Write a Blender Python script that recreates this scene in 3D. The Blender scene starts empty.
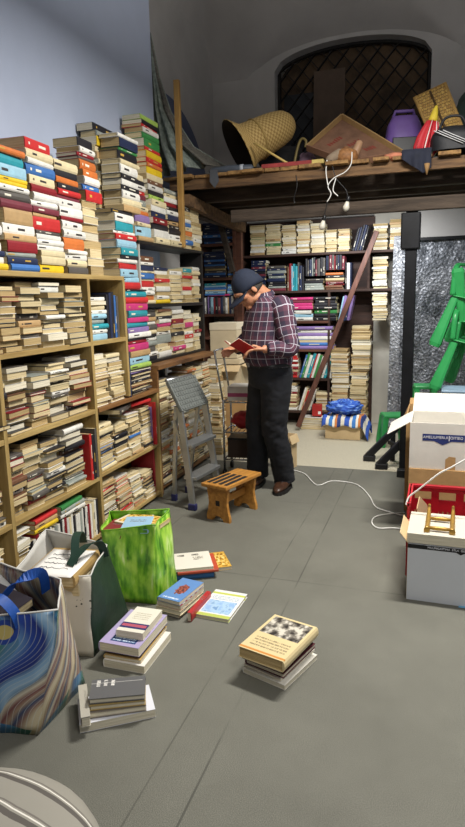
import bpy, bmesh, math, random
from mathutils import Vector, Matrix, noise
random.seed(7)
C = bpy.context.scene.collection
PI = math.pi
# ------------------------------------------------------------------ camera frame (world: y runs along the left wall)
FPX, CX, CY, CAMH = 610.0, 232.5, 413.5, 1.40
_d = Vector((308-CX, 3630-CY, FPX)).normalized()
_y = Vector((440-CX, 300-CY, FPX)); _y = (_y-_d*_y.dot(_d)).normalized()
_z = -_d; _x = _y.cross(_z)
EYE = Vector((0, 0, CAMH))
def ray(px, py):
    c = Vector((px-CX, py-CY, FPX)); return Vector((_x.dot(c), _y.dot(c), _z.dot(c)))
def onX(px, py, x): r = ray(px, py); return EYE+r*(x/r.x)
def onY(px, py, y): r = ray(px, py); return EYE+r*(y/r.y)
def onZ(px, py, z=0.0): r = ray(px, py); return EYE+r*((z-CAMH)/r.z)
def proj(p):
    v = Vector(p)-EYE
    c = [_x[i]*v.x+_y[i]*v.y+_z[i]*v.z for i in range(3)]
    return CX+FPX*c[0]/c[2], CY+FPX*c[1]/c[2]

# ------------------------------------------------------------------ materials
def lin(h):
    h = h.lstrip('#'); o = []
    for i in (0, 2, 4):
        c = int(h[i:i+2], 16)/255.0
        o.append(c/12.92 if c <= .04045 else ((c+.055)/1.055)**2.4)
    return (*o, 1.0)
class NT:
    def __init__(s, name):
        s.m = bpy.data.materials.new(name); s.m.use_nodes = True
        s.t = s.m.node_tree; s.b = s.t.nodes['Principled BSDF']
    def n(s, typ, **kw):
        x = s.t.nodes.new(typ)
        for k, v in kw.items():
            if k in x.inputs: x.inputs[k].default_value = v
            else: setattr(x, k, v)
        return x
    def l(s, a, b): s.t.links.new(a, b)
def ramp(nt, fac, stops, interp='LINEAR'):
    r = nt.n('ShaderNodeValToRGB'); r.color_ramp.interpolation = interp
    e = r.color_ramp.elements
    while len(e) < len(stops): e.new(.5)
    for i, (p, c) in enumerate(stops): e[i].position = p; e[i].color = c if not isinstance(c, str) else lin(c)
    nt.l(fac, r.inputs[0]); return r
def mat(name, col, rough=.6, metal=0.0, var=.12, scale=12.0, bump=0.0, bscale=60.0, col2=None, stretch=None, rnd=0.0, spec=.4, trans=0.0):
    nt = NT(name); b = nt.b
    b.inputs['Roughness'].default_value = rough; b.inputs['Metallic'].default_value = metal
    b.inputs['Specular IOR Level'].default_value = spec
    c = lin(col) if isinstance(col, str) else col
    tc = nt.n('ShaderNodeTexCoord'); src = tc.outputs['Object']
    if stretch:
        mp = nt.n('ShaderNodeMapping'); mp.inputs['Scale'].default_value = stretch
        nt.l(src, mp.inputs[0]); src = mp.outputs[0]
    nz = nt.n('ShaderNodeTexNoise', Scale=scale, Detail=4.0, Roughness=.6); nt.l(src, nz.inputs['Vector'])
    if col2: c2 = lin(col2)
    else: c2 = tuple(min(1, v*(1-2*var)) for v in c[:3])+(1,)
    r = ramp(nt, nz.outputs['Fac'], [(.3, c2), (.7, c)])
    out = r.outputs[0]
    if rnd:
        oi = nt.n('ShaderNodeObjectInfo'); hs = nt.n('ShaderNodeHueSaturation')
        mr = nt.n('ShaderNodeMapRange'); mr.inputs['To Min'].default_value = 1-rnd; mr.inputs['To Max'].default_value = 1+rnd*.6
        nt.l(oi.outputs['Random'], mr.inputs[0]); nt.l(mr.outputs[0], hs.inputs['Value']); nt.l(out, hs.inputs['Color']); out = hs.outputs[0]
    nt.l(out, b.inputs['Base Color'])
    if bump:
        n2 = nt.n('ShaderNodeTexNoise', Scale=bscale, Detail=3.0); nt.l(src, n2.inputs['Vector'])
        bp = nt.n('ShaderNodeBump', Strength=bump, Distance=.01); nt.l(n2.outputs['Fac'], bp.inputs['Height']); nt.l(bp.outputs[0], b.inputs['Normal'])
    if trans: b.inputs['Transmission Weight'].default_value = trans
    return nt.m
def wood(name, col, col2, axis=(1, 12, 12), rough=.55, scale=4.0, bump=.15):
    return mat(name, col, rough, 0, .2, scale, bump, 14, col2, axis)

PAL = dict(y='e6c228', n='26304f', w='e9e6dc', c='e2d2a8', R='8c1f28', r='c62f2f', b='3f72b4', t='2f98a4', a='9cc6d8', k='26252a', g='3f8a4a',
           o='cf7438', m='7a3440', T='c2a070', G='9aa098', p='c83a78', v='9077ae', l='a9c860', B='74503a', s='5a5550')
CNAME = dict(y='yellow', n='navy', w='white', c='cream', R='dark red', r='red', b='blue', t='teal', a='pale blue', k='black', g='green',
             o='orange', m='maroon', T='tan', G='grey green', p='magenta', v='violet', l='lime', B='brown', s='grey')
COVER = {k: mat('cover '+CNAME[k], v, .45, 0, .1, 25, rnd=.12, spec=.45) for k, v in PAL.items()}
def page_mat(name, col, col2):
    nt = NT(name); b = nt.b; b.inputs['Roughness'].default_value = .85; b.inputs['Specular IOR Level'].default_value = .15
    tc = nt.n('ShaderNodeTexCoord')
    mp = nt.n('ShaderNodeMapping'); mp.inputs['Scale'].default_value = (2, 2, 260); nt.l(tc.outputs['Object'], mp.inputs[0])
    nz = nt.n('ShaderNodeTexNoise', Scale=3.0, Detail=3.0); nt.l(mp.outputs[0], nz.inputs['Vector'])
    r = ramp(nt, nz.outputs['Fac'], [(.3, lin(col2)), (.62, lin(col))])
    oi = nt.n('ShaderNodeObjectInfo'); hs = nt.n('ShaderNodeHueSaturation')
    mr = nt.n('ShaderNodeMapRange'); mr.inputs['To Min'].default_value = .82; mr.inputs['To Max'].default_value = 1.08
    nt.l(oi.outputs['Random'], mr.inputs[0]); nt.l(mr.outputs[0], hs.inputs['Value']); nt.l(r.outputs[0], hs.inputs['Color'])
    nt.l(hs.outputs[0], b.inputs['Base Color']); return nt.m
PAGES = [page_mat('paper white', 'e2dac4', 'b3a98e'), page_mat('paper cream', 'd8c79e', 'a8946a'), page_mat('paper yellowed', 'bda678', '8a734c')]
M_LABEL_L = mat('spine print pale', 'e8e2cf', .5); M_LABEL_D = mat('spine print dark', '3a3434', .5); M_LABEL_O = mat('spine print gold', 'c9a24a', .4)

M_PINE = wood('pine board', 'b59c64', '927746', (10, 1, 10), .55, 3)
M_PINE_V = wood('pine upright', 'b39a62', '907646', (10, 10, 1), .55, 3)
M_PINE_SHADE = wood('pine back shade', '4a3a22', '33281a', (4, 1, 6), .7, 3)  # dark brown puts the shade at the back of the bays into the colour
M_BRWN = wood('brown shelf board', '8a6238', '65452a', (10, 1, 10), .5, 3)
M_BLKSH = mat('black shelf board', '1f1c1b', .5, 0, .2, 8)
M_GREYP = mat('pale grey laminate', 'b5b3ab', .5, 0, .06, 5)
M_DKW = wood('dark stained shelf', '4a3228', '2e1f1a', (1, 10, 10), .6, 3)
M_REDW = wood('reddish brown shelf edge', '6e4634', '4c2f24', (1, 10, 10), .55, 3)
M_OLDW = wood('old rough plank', '7a5c3c', '3d2c1e', (1, 9, 9), .8, 3, .5)
M_OLDD = wood('dark old joist', '4d4136', '29211a', (1, 8, 8), .85, 2.5, .5)
M_PLNK = wood('deck plank', '9a7646', '5e4428', (9, 1, 9), .8, 3, .4)
M_POST = wood('yellow pine pole', 'b08a4c', '8f6c38', (10, 10, 1), .5, 3)
M_BLACK = mat('black plastic', '17181a', .4, 0, .2, 20)
M_BLKMET = mat('black painted steel', '15161a', .45, .3, .3, 9, .05)
M_ALU = mat('aluminium', 'b4b6b6', .35, .85, .08, 20)
M_STEEL = mat('chromed wire', 'b9bcc0', .25, .9, .06, 20)
M_GPLA = mat('grey ribbed plastic', '6c706c', .55, 0, .12, 30)
M_NAVYPL = mat('navy rubber', '2a2c5a', .6)
M_CARD = mat('corrugated cardboard', 'b58f5e', .8, 0, .1, 8, .1, 40)
M_CARDL = mat('pale cardboard', 'cfb58a', .8, 0, .08, 8, .1, 40)
M_CARDW = mat('white printed cardboard', 'd6d1c6', .7, 0, .06, 6, .05, 30)
M_CARDC = mat('cream carton', 'd3c2a0', .75, 0, .08, 7)
M_WHITEB = mat('glossy white carton', 'c9ccd0', .4, 0, .03, 5)
M_GREEN = mat('green moulded plastic', '2f9a52', .38, 0, .1, 8, spec=.5)
M_RED = mat('red moulded plastic', 'b81f2c', .4, 0, .12, 10)
M_WCAB = mat('white cable sheath', 'e2e0da', .5)
M_BRASS = mat('gilded wood', 'b48c40', .35, .4, .2, 60)
M_STOOL = wood('honey pine', 'c08a42', '8f5f28', (1.5, 8, 8), .45, 4)
M_STICK = mat('black anti slip strip', '232426', .7, 0, .3, 60)
M_PAPER = mat('white paper', 'e8e6e0', .8, 0, .02)
M_INK = mat('printed ink', '2c2c34', .6)
M_BLUEINK = mat('blue carton print', '26336e', .6)
M_TXTW = mat('white carton lettering', 'e6e6ea', .6)
# ------------------------------------------------------------------ mesh builder
class MB:
    def __init__(s): s.v = []; s.f = []; s.mi = []; s.uv = {}; s.sm = []
    def add(s, vs, fs, m=0, smooth=False, uvs=None):
        b = len(s.v); s.v += [Vector(v) for v in vs]
        for i, f in enumerate(fs):
            s.f.append([b+k for k in f]); s.mi.append(m); s.sm.append(smooth)
            if uvs: s.uv[len(s.f)-1] = uvs[i]
        return s
    def box(s, lo, hi, m=0, M=None):
        (a, b, c), (d, e, f) = lo, hi
        vs = [Vector(p) for p in ((a,b,c),(d,b,c),(d,e,c),(a,e,c),(a,b,f),(d,b,f),(d,e,f),(a,e,f))]
        if M: vs = [M @ v for v in vs]
        return s.add(vs, [(0,3,2,1),(4,5,6,7),(0,1,5,4),(1,2,6,5),(2,3,7,6),(3,0,4,7)], m)
    def bbox(s, lo, hi, r=.004, m=0, M=None):      # box with chamfered edges
        lo = Vector(lo); hi = Vector(hi); r = min(r, *( (hi-lo)*.45 ))
        bm = bmesh.new(); bmesh.ops.create_cube(bm, size=1)
        for v in bm.verts: v.co = Vector(((lo[i]+hi[i])/2+v.co[i]*(hi[i]-lo[i]) for i in range(3)))
        bmesh.ops.bevel(bm, geom=bm.edges[:], offset=r, segments=2, affect='EDGES', profile=.5)
        vs = [(M @ v.co if M else v.co.copy()) for v in bm.verts]; bm.verts.index_update()
        fs = [[v.index for v in f.verts] for f in bm.faces]; bm.free()
        return s.add(vs, fs, m)
    def beam(s, a, b, w, h, m=0, up=(0,0,1), r=0):       # bar from a to b
        a = Vector(a); b = Vector(b); d = b-a; L = d.length; d.normalize()
        up = Vector(up); x = d.cross(up)
        if x.length < 1e-4: x = d.cross(Vector((1,0,0)))
        x.normalize(); u = x.cross(d)
        M = Matrix(((x.x,d.x,u.x,a.x),(x.y,d.y,u.y,a.y),(x.z,d.z,u.z,a.z),(0,0,0,1)))
        if r: return s.bbox((-w/2,0,-h/2),(w/2,L,h/2), r, m, M)
        return s.box((-w/2,0,-h/2),(w/2,L,h/2), m, M)
    def loft(s, rings, m=0, cap=True, smooth=True, closed=True, uv=None):
        n = len(rings[0]); vs = [p for r in rings for p in r]; fs = []; uvs = []
        K = n if closed else n-1
        for i in range(len(rings)-1):
            for j in range(K):
                k = (j+1) % n
                fs.append((i*n+j, i*n+k, (i+1)*n+k, (i+1)*n+j))
                if uv: uvs.append([uv(i, j), uv(i, j+1), uv(i+1, j+1), uv(i+1, j)])
        s.add(vs, fs, m, smooth, uvs or None)
        if cap and closed:
            b = len(s.v)-len(vs)
            for f in (list(range(n))[::-1], [(len(rings)-1)*n+j for j in range(n)]):
                s.f.append([b+k for k in f]); s.mi.append(m); s.sm.append(False)
        return s
    def tube(s, pts, r, n=8, m=0, smooth=True, cap=True, squash=1.0):
        pts = [Vector(p) for p in pts]; rs = r if isinstance(r, (list, tuple)) else [r]*len(pts)
        rings = []; x = None
        for i, p in enumerate(pts):
            t = (pts[min(i+1, len(pts)-1)]-pts[max(i-1, 0)]).normalized()
            if x is None: x = t.cross(Vector((0,0,1)) if abs(t.z) < .9 else Vector((0,1,0))).normalized()
            else: x = (x-t*x.dot(t)).normalized()
            y = t.cross(x)
            rings.append([p+(x*math.cos(2*PI*k/n)+y*math.sin(2*PI*k/n)*squash)*rs[i] for k in range(n)])
        return s.loft(rings, m, cap, smooth)
    def lathe(s, prof, n=24, m=0, M=None, smooth=True, cap=True):
        rings = [[Vector((r*math.cos(2*PI*k/n), r*math.sin(2*PI*k/n), z)) for k in range(n)] for r, z in prof]
        if M: rings = [[M @ p for p in r] for r in rings]
        return s.loft(rings, m, cap, smooth)
    def ball(s, c, r, m=0, n=16, k=10, M=None):
        c = Vector(c); r = Vector(r) if not isinstance(r, (int, float)) else Vector((r,)*3)
        rings = []
        for i in range(k+1):
            a = -PI/2+PI*i/k; a = max(-PI/2+.02, min(PI/2-.02, a))
            rings.append([Vector((r.x*math.cos(a)*math.cos(2*PI*j/n), r.y*math.cos(a)*math.sin(2*PI*j/n), r.z*math.sin(a))) for j in range(n)])
        rings = [[(M.to_3x3() @ p if M else p)+c for p in q] for q in rings]
        return s.loft(rings, m)
    def prism(s, poly, h0, h1, axis='z', m=0, M=None, smooth=False):
        def P(a, b, h): return Vector((a,b,h)) if axis == 'z' else Vector((a,h,b)) if axis == 'y' else Vector((h,a,b))
        n = len(poly); vs = [P(*p, h0) for p in poly]+[P(*p, h1) for p in poly]
        if M: vs = [M @ v for v in vs]
        s.add(vs, [list(range(n))[::-1], list(range(n, 2*n))], m)
        b = len(s.v)-2*n
        for i in range(n):
            j = (i+1) % n; s.f.append([b+i, b+j, b+n+j, b+n+i]); s.mi.append(m); s.sm.append(smooth)
        return s
    def grid(s, fn, nu, nv, m=0, smooth=True, uv=False):
        vs = [fn(i/nu, j/nv) for j in range(nv+1) for i in range(nu+1)]; fs = []; uvs = []
        for j in range(nv):
            for i in range(nu):
                a = j*(nu+1)+i; fs.append((a, a+1, a+nu+2, a+nu+1))
                uvs.append([(i/nu, j/nv), ((i+1)/nu, j/nv), ((i+1)/nu, (j+1)/nv), (i/nu, (j+1)/nv)])
        return s.add(vs, fs, m, smooth, uvs if uv else None)
    def xf(s, M): s.v = [M @ v for v in s.v]; return s
    def mesh(s, name, mats):
        me = bpy.data.meshes.new(name); me.from_pydata([tuple(v) for v in s.v], [], s.f)
        for m in (mats if isinstance(mats, (list, tuple)) else [mats]): me.materials.append(m)
        me.polygons.foreach_set('material_index', s.mi); me.polygons.foreach_set('use_smooth', s.sm)
        if s.uv:
            ul = me.uv_layers.new(name='UVMap')
            for p in me.polygons:
                q = s.uv.get(p.index)
                if q:
                    for k, li in enumerate(p.loop_indices): ul.data[li].uv = q[k]
        bm = bmesh.new(); bm.from_mesh(me); bmesh.ops.recalc_face_normals(bm, faces=bm.faces[:]) if not s.uv else None
        bm.to_mesh(me); bm.free(); me.update(); return me
    def obj(s, name, mats, parent=None):
        o = bpy.data.objects.new(name, s.mesh(name, mats)); C.objects.link(o)
        if parent: o.parent = parent
        return o
def tag(o, label, cat, group=None):
    o['label'] = label; o['category'] = cat
    if group: o['group'] = group
    return o
def thing(name, label, cat, loc=(0,0,0), rotz=0.0, group=None):
    o = bpy.data.objects.new(name, None); C.objects.link(o); o.empty_display_size = .05
    o.location = loc; o.rotation_euler = (0, 0, rotz); return tag(o, label, cat, group)
def struct(name, mb, mats): o = mb.obj(name, mats); o['kind'] = 'structure'; return o
def T(x, y, z): return Matrix.Translation((x, y, z))
def Rz(a): return Matrix.Rotation(a, 4, 'Z')
def Rx(a): return Matrix.Rotation(a, 4, 'X')
def Ry(a): return Matrix.Rotation(a, 4, 'Y')
def solid(o, t, off=0): m = o.modifiers.new('s', 'SOLIDIFY'); m.thickness = t; m.offset = off; return o
def subd(o, n=1): m = o.modifiers.new('d', 'SUBSURF'); m.levels = n; m.render_levels = n; return o
def fuse(o, vox, smooth=6, fac=.5):                     # weld overlapping lobes into one continuous surface
    m = o.modifiers.new('r', 'REMESH'); m.mode = 'VOXEL'; m.voxel_size = vox; m.use_smooth_shade = True
    k = o.modifiers.new('m', 'SMOOTH'); k.iterations = smooth; k.factor = fac
    dg = bpy.context.evaluated_depsgraph_get(); ev = o.evaluated_get(dg)
    me = bpy.data.meshes.new_from_object(ev); o.modifiers.clear()
    old = o.data; mats = list(old.materials); o.data = me
    if not len(me.materials):
        for q in mats: me.materials.append(q)
    for p in me.polygons: p.use_smooth = True
    return o
def spline(pts, rs, k=5):
    P, R = [Vector(p) for p in pts], list(rs); op, orr = [], []
    for i in range(len(P)-1):
        p0, p1, p2, p3 = P[max(i-1,0)], P[i], P[i+1], P[min(i+2,len(P)-1)]
        for q in range(k):
            s = q/k; op.append(.5*((2*p1)+(p2-p0)*s+(2*p0-5*p1+4*p2-p3)*s*s+(3*p1-p0-3*p2+p3)*s**3)); orr.append(R[i]*(1-s)+R[i+1]*s)
    op.append(P[-1]); orr.append(R[-1]); return op, orr
# ------------------------------------------------------------------ the setting
def floor_mat():
    nt = NT('worn grey vinyl floor'); b = nt.b; b.inputs['Roughness'].default_value = .72; b.inputs['Specular IOR Level'].default_value = .25
    tc = nt.n('ShaderNodeTexCoord'); P = tc.outputs['Object']
    n1 = nt.n('ShaderNodeTexNoise', Scale=1.6, Detail=6.0, Roughness=.65); nt.l(P, n1.inputs['Vector'])
    n2 = nt.n('ShaderNodeTexNoise', Scale=380.0, Detail=2.0); nt.l(P, n2.inputs['Vector'])
    r1 = ramp(nt, n1.outputs['Fac'], [(.3, '6d6c62'), (.7, '7f7e73')])
    r2 = ramp(nt, n2.outputs['Fac'], [(.35, '8a8a8a'), (.65, 'ffffff')])
    mx = nt.n('ShaderNodeMix', data_type='RGBA', blend_type='MULTIPLY'); mx.inputs['Factor'].default_value = .7
    nt.l(r1.outputs[0], mx.inputs['A']); nt.l(r2.outputs[0], mx.inputs['B'])
    sx = nt.n('ShaderNodeSeparateXYZ'); nt.l(P, sx.inputs[0])
    def seam(ch, at, w):          # a faint sheet joint, worn away in places
        d = nt.n('ShaderNodeMath', operation='SUBTRACT'); nt.l(sx.outputs[ch], d.inputs[0]); d.inputs[1].default_value = at
        e = nt.n('ShaderNodeMath', operation='ABSOLUTE'); nt.l(d.outputs[0], e.inputs[0])
        f = nt.n('ShaderNodeMath', operation='LESS_THAN'); nt.l(e.outputs[0], f.inputs[0]); f.inputs[1].default_value = w; return f.outputs[0]
    tot = None
    for ch, at, w in (('X',-.620,.0035), ('X',-.765,.003), ('X',.28,.003), ('X',-1.55,.003), ('Y',2.785,.004), ('Y',.62,.004), ('Y',3.95,.003)):
        q = seam(ch, at, w)
        if tot is None: tot = q
        else:
            mxx = nt.n('ShaderNodeMath', operation='MAXIMUM'); nt.l(tot, mxx.inputs[0]); nt.l(q, mxx.inputs[1]); tot = mxx.outputs[0]
    nw = nt.n('ShaderNodeTexNoise', Scale=2.7, Detail=3.0); nt.l(P, nw.inputs['Vector']); rw = ramp(nt, nw.outputs['Fac'], [(.38, (.05,.05,.05,1)), (.6, (.6,.6,.6,1))])
    sm = nt.n('ShaderNodeMath', operation='MULTIPLY'); nt.l(tot, sm.inputs[0]); nt.l(rw.outputs[0], sm.inputs[1])
    m2 = nt.n('ShaderNodeMix', data_type='RGBA'); nt.l(sm.outputs[0], m2.inputs['Factor']); nt.l(mx.outputs['Result'], m2.inputs['A']); m2.inputs['B'].default_value = lin('33332e')
    # small pale flecks trodden into the vinyl
    vo = nt.n('ShaderNodeTexVoronoi', Scale=26.0); nt.l(P, vo.inputs['Vector'])
    rv = ramp(nt, vo.outputs['Distance'], [(.03, (1,1,1,1)), (.06, (0,0,0,1))])
    n3 = nt.n('ShaderNodeTexNoise', Scale=3.0); nt.l(P, n3.inputs['Vector'])
    r3 = ramp(nt, n3.outputs['Fac'], [(.55, (0,0,0,1)), (.7, (.5,.5,.5,1))])
    mm = nt.n('ShaderNodeMath', operation='MULTIPLY'); nt.l(rv.outputs[0], mm.inputs[0]); nt.l(r3.outputs[0], mm.inputs[1])
    m3 = nt.n('ShaderNodeMix', data_type='RGBA'); nt.l(mm.outputs[0], m3.inputs['Factor']); nt.l(m2.outputs['Result'], m3.inputs['A']); m3.inputs['B'].default_value = lin('b6b5aa')
    nt.l(m3.outputs['Result'], b.inputs['Base Color'])
    bp = nt.n('ShaderNodeBump', Strength=.25, Distance=.004); nt.l(n2.outputs['Fac'], bp.inputs['Height']); nt.l(bp.outputs[0], b.inputs['Normal'])
    return nt.m
M_FLOOR = floor_mat()
M_CONC = mat('pale terrazzo', 'c6bfa9', .6, 0, .1, 140, .05, 90, 'a39c88')
M_WALLB = mat('blue grey plaster', 'b1bbd0', .85, 0, .04, 2.2, .08, 30)
M_WALLD = mat('dusty grey plaster', 'b0ada9', .9, 0, .1, 1.6, .15, 18)
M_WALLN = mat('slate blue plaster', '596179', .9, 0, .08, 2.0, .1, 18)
M_VAULT = mat('smoky vault plaster', 'b0aca8', .9, 0, .12, 1.1, .15, 12)
M_PIER = mat('whitewashed pier', 'd2cdc0', .85, 0, .1, 3, .1, 20)

WX, WEND, BACKY, SX = -2.2, 4.72, 7.0, -2.52
EDGE_Y = 4.88
mb = MB(); mb.box((-2.6,-1.6,-.05), (3.2,EDGE_Y,0)); struct('floor', mb, M_FLOOR)
mb = MB(); mb.box((-2.6,EDGE_Y,-.05), (3.2,7.2,-.002)); struct('floor_under_loft', mb, M_CONC)
mb = MB(); mb.box((-2.35,-1.6,0), (WX,WEND,4.6)); mb.box((SX-.12,WEND-.1,0), (-2.3,WEND,4.6)); struct('wall_left', mb, M_WALLB)
mb = MB(); mb.box((SX-.15,WEND,0), (SX,BACKY,4.6)); struct('wall_recess', mb, M_WALLD)
# blue lunette painted on the recess wall, its top an arch
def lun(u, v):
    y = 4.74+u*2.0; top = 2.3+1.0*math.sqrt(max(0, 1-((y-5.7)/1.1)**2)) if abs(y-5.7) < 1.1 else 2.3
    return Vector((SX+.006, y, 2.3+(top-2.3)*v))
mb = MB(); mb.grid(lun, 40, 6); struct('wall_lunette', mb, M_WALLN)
mb = MB(); mb.box((3.1,-1.6,0), (3.2,7.2,4.6)); struct('wall_right', mb, M_WALLB)
# back wall with an arched recess holding the lattice
AX0, AX1, ASP, ATOP = -1.80, -0.17, 3.80, 4.03
def arch_z(x): t = (x-(AX0+AX1)/2)/((AX1-AX0)/2); return ASP+(ATOP-ASP)*math.sqrt(max(0, 1-t*t))
mb = MB()
N = 24
ptsx = [AX0+(AX1-AX0)*i/N for i in range(N+1)]
for x0, x1 in ((SX-.1, AX0), (AX1, 3.2)): mb.box((x0,BACKY,0), (x1,BACKY+.2,4.9))
mb.box((AX0,BACKY,0), (AX1,BACKY+.4,2.55))
for i in range(N):
    a, b = ptsx[i], ptsx[i+1]
    mb.add([(a,BACKY,arch_z(a)),(b,BACKY,arch_z(b)),(b,BACKY,4.9),(a,BACKY,4.9),(a,BACKY+.4,arch_z(a)),(b,BACKY+.4,arch_z(b))], [(0,1,2,3),(0,4,5,1)])
struct('wall_back', mb, M_WALLD)
# cross-vaulted ceiling as one curved shell
def vault(x, y):
    main = 3.68+1.25*math.sqrt(max(0, 1-((max(y, 3.4)-3.4)/(BACKY-3.38))**2))
    t = (x+.98)/1.10
    lune = min(4.93, 3.70+.37*math.sqrt(max(0, 1-t*t))+.6*(BACKY-y)) if abs(t) < 1 else 0
    side = 3.75+1.2*math.sqrt(max(0, 1-((max(0, -1.0-x))/1.62)**2)) if x < -1.0 else 9
    return max(min(main, side), lune)
mb = MB(); mb.grid(lambda u, v: Vector((SX-.05+u*(3.2-SX), -1.6+v*8.62, vault(SX-.05+u*(3.2-SX), -1.6+v*8.62))), 150, 200)
struct('ceiling', mb, M_VAULT)
# whitewashed pier and wall behind the foil
mb = MB(); mb.box((-.68,6.76,0), (-.36,7.0,2.3)); struct('wall_pier', mb, M_PIER)
mb = MB(); mb.box((-.36,6.32,0), (3.1,6.42,2.32)); struct('wall_under_loft', mb, M_WALLD)
# lattice in the arch
M_LAT = mat('black iron lattice', '211e1b', .6, .3, .3, 20)
M_PANE = mat('brown board behind the lattice', '66513b', .8, 0, .35, 5)
M_PANE2 = mat('dark glass behind the lattice', '2a2c30', .4)
win = bpy.data.objects.new('window_1', None); C.objects.link(win); win['kind'] = 'structure'; win.location = (-.985, BACKY, 2.6)
mb = MB(); r = [[Vector((x, BACKY+.26, 2.5)) for x in ptsx], [Vector((x, BACKY+.26, arch_z(x)+.02)) for x in ptsx]]
mb.loft(r, 0, False, False, False); mb.xf(T(.985,-BACKY,-2.6)); o = mb.obj('backing_panel', M_PANE, win)
mb = MB()
fr = [(AX0+.02,2.55)]+[(x, arch_z(x)-.02) for x in [AX0+.02]+ptsx[1:-1]+[AX1-.02]]+[(AX1-.02,2.55)]
mb.tube([(x, BACKY+.14, z) for x, z in fr], .022, 6, smooth=False)
mb.xf(T(.985,-BACKY,-2.6)); mb.obj('arched_frame', M_LAT, win)
mb = MB()
for sgn in (1, -1):
    for k in range(-12, 14):
        pts = []
        for q in range(41):
            x = AX0+.02+(AX1-AX0-.04)*q/40; z = 3.2+sgn*(x-(AX0+AX1)/2)*1.15+k*.205
            if 2.56 < z < arch_z(x)-.02: pts.append((x, BACKY+.15-.008*sgn, z))
        if len(pts) > 2: mb.beam(pts[0], pts[-1], .008, .036, up=(0,1,0))
mb.xf(T(.985,-BACKY,-2.6)); mb.obj('lattice', M_LAT, win)
mb = MB(); mb.box((AX0+.05,BACKY+.235,2.56), (AX0+.5,BACKY+.245,3.62)); mb.xf(T(.985,-BACKY,-2.6)); mb.obj('pane', M_PANE2, win)
# leaning board inside the niche
t = thing('chipboard_panel', 'dull brown board leaning upright against the iron lattice', 'board', (-1.22, 7.05, 2.5505))
mb = MB(); mb.bbox((-.17,-.012,0), (.17,.012,1.24), .004); mb.xf(Rx(-.06)); mb.obj('panel', mat('dull brown hardboard', '5d4d40', .8, 0, .15, 6), t)

# ------------------------------------------------------------------ bookcases
def furniture(name, label, loc): return thing(name, label, 'bookcase', loc)
def parts(root, name, boxes, m):
    L = Vector(root.location)
    for lo, hi in boxes:
        b = MB(); b.bbox(Vector(lo)-L, Vector(hi)-L, .002); b.obj(name, m, root)
AF, AB = -1.85, -2.17
ZS = [.05, .39, .79, 1.176, 1.545]
A = furniture('bookcase', 'long pine bookcase with open bays crammed with stacked paperbacks', (-2.0, 2.2, 0))
for z in ZS[:2]: parts(A, 'shelf', [((AB, .9, z-.025), (AF, 3.02, z))], M_PINE)
parts(A, 'shelf', [((AB, .9, ZS[2]-.025), (AF, 3.02, ZS[2]))], M_PINE)
for z in ZS[3:]: parts(A, 'shelf', [((AB, .9, z-.025), (AF, 3.44, z))], M_PINE)
for y in (2.235, 3.02): parts(A, 'upright', [((AB, y-.013, .0), (AF+.002, y+.013, ZS[4]-.025))], M_PINE_V)
parts(A, 'upright', [((AB, .9, 0), (AF+.002, .925, ZS[4]-.025))], M_PINE_V)
parts(A, 'side_panel', [((AB, 3.415, .80), (AF+.002, 3.44, ZS[4]-.025))], M_PINE_V)
parts(A, 'back_panel', [((AB-.008, .9, 0), (AB-.001, 3.44, ZS[4]-.025))], M_PINE_SHADE)
B = furniture('bookcase', 'low pine bookcase with a magazine pile on top, beside the aluminium stepladder', (-2.0, 3.43, 0))
BT = .79
parts(B, 'shelf', [((AB, 3.035, z-.022), (AF, 3.815, z)) for z in (.05, .40)], M_PINE)
parts(B, 'worktop', [((AB, 3.035, BT-.024), (AF+.01, 3.84, BT))], M_BRWN)
parts(B, 'side_panel', [((AB, 3.815, 0), (AF+.004, 3.84, BT-.024))], M_PINE_V)
parts(B, 'back_panel', [((AB-.008, 3.035, 0), (AB-.001, 3.84, BT-.03))], M_PINE_SHADE)
CF, CT = -1.86, .945
Cc = furniture('bookcase', 'brown topped low bookcase packed with paperbacks behind the aluminium stepladder', (-2.02, 4.45, 0))
parts(Cc, 'worktop', [((AB, 3.86, CT-.03), (CF+.015, 5.04, CT))], M_BRWN)
parts(Cc, 'side_panel', [((AB, 3.86, .0), (CF, 3.885, CT-.03)), ((AB, 5.01, 0), (CF-.1, 5.035, CT-.03))], M_BRWN)
parts(Cc, 'base_board', [((AB, 3.885, .03), (CF-.02, 5.01, .06))], M_BRWN)
DF, DT = -1.965, 1.80
D = furniture('bookcase', 'black shelved bookcase with a pale grey side, standing on the brown one', (-2.08, 4.5, CT))
parts(D, 'side_panel', [((AB, 3.88, CT), (DF, 3.90, DT-.02))], M_GREYP)
parts(D, 'side_panel', [((AB, 5.06, CT), (DF, 5.085, DT-.02))], M_BLKSH)
parts(D, 'shelf', [((AB, 3.90, 1.345), (DF+.004, 5.06, 1.37)), ((AB, 3.90, CT+.002), (DF+.004, 5.06, CT+.02))], M_BLKSH)
parts(D, 'top_board', [((AB, 3.87, DT-.02), (DF+.01, 5.09, DT))], M_BLKSH)
FY, FB = 6.45, 6.75
ZF = [.0, .17, .53, .84, 1.14, 1.46, 1.84]
F_ = furniture('bookcase', 'dark wooden wall bookcase under the loft behind the man', (-1.3, 6.6, 0))
for z in ZF[1:]:
    parts(F_, 'shelf', [((-2.04, FY, z-.025), (-1.10 if z < 1.4 else -.36, FB, z))], M_REDW if z in (1.14, .84) else M_DKW)
parts(F_, 'upright', [((x-.013, FY+.003, 0), (x+.013, FB, 2.2)) for x in (-2.05,)]+[((-1.11,FY+.003,0),(-1.085,FB,1.435))], M_DKW)
parts(F_, 'upright', [((-.71,FY+.003,1.46),(-.685,FB,1.815))], M_DKW)
parts(F_, 'back_panel', [((-2.06, FB, 0), (-.67, FB+.012, 2.2))], M_DKW)
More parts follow.
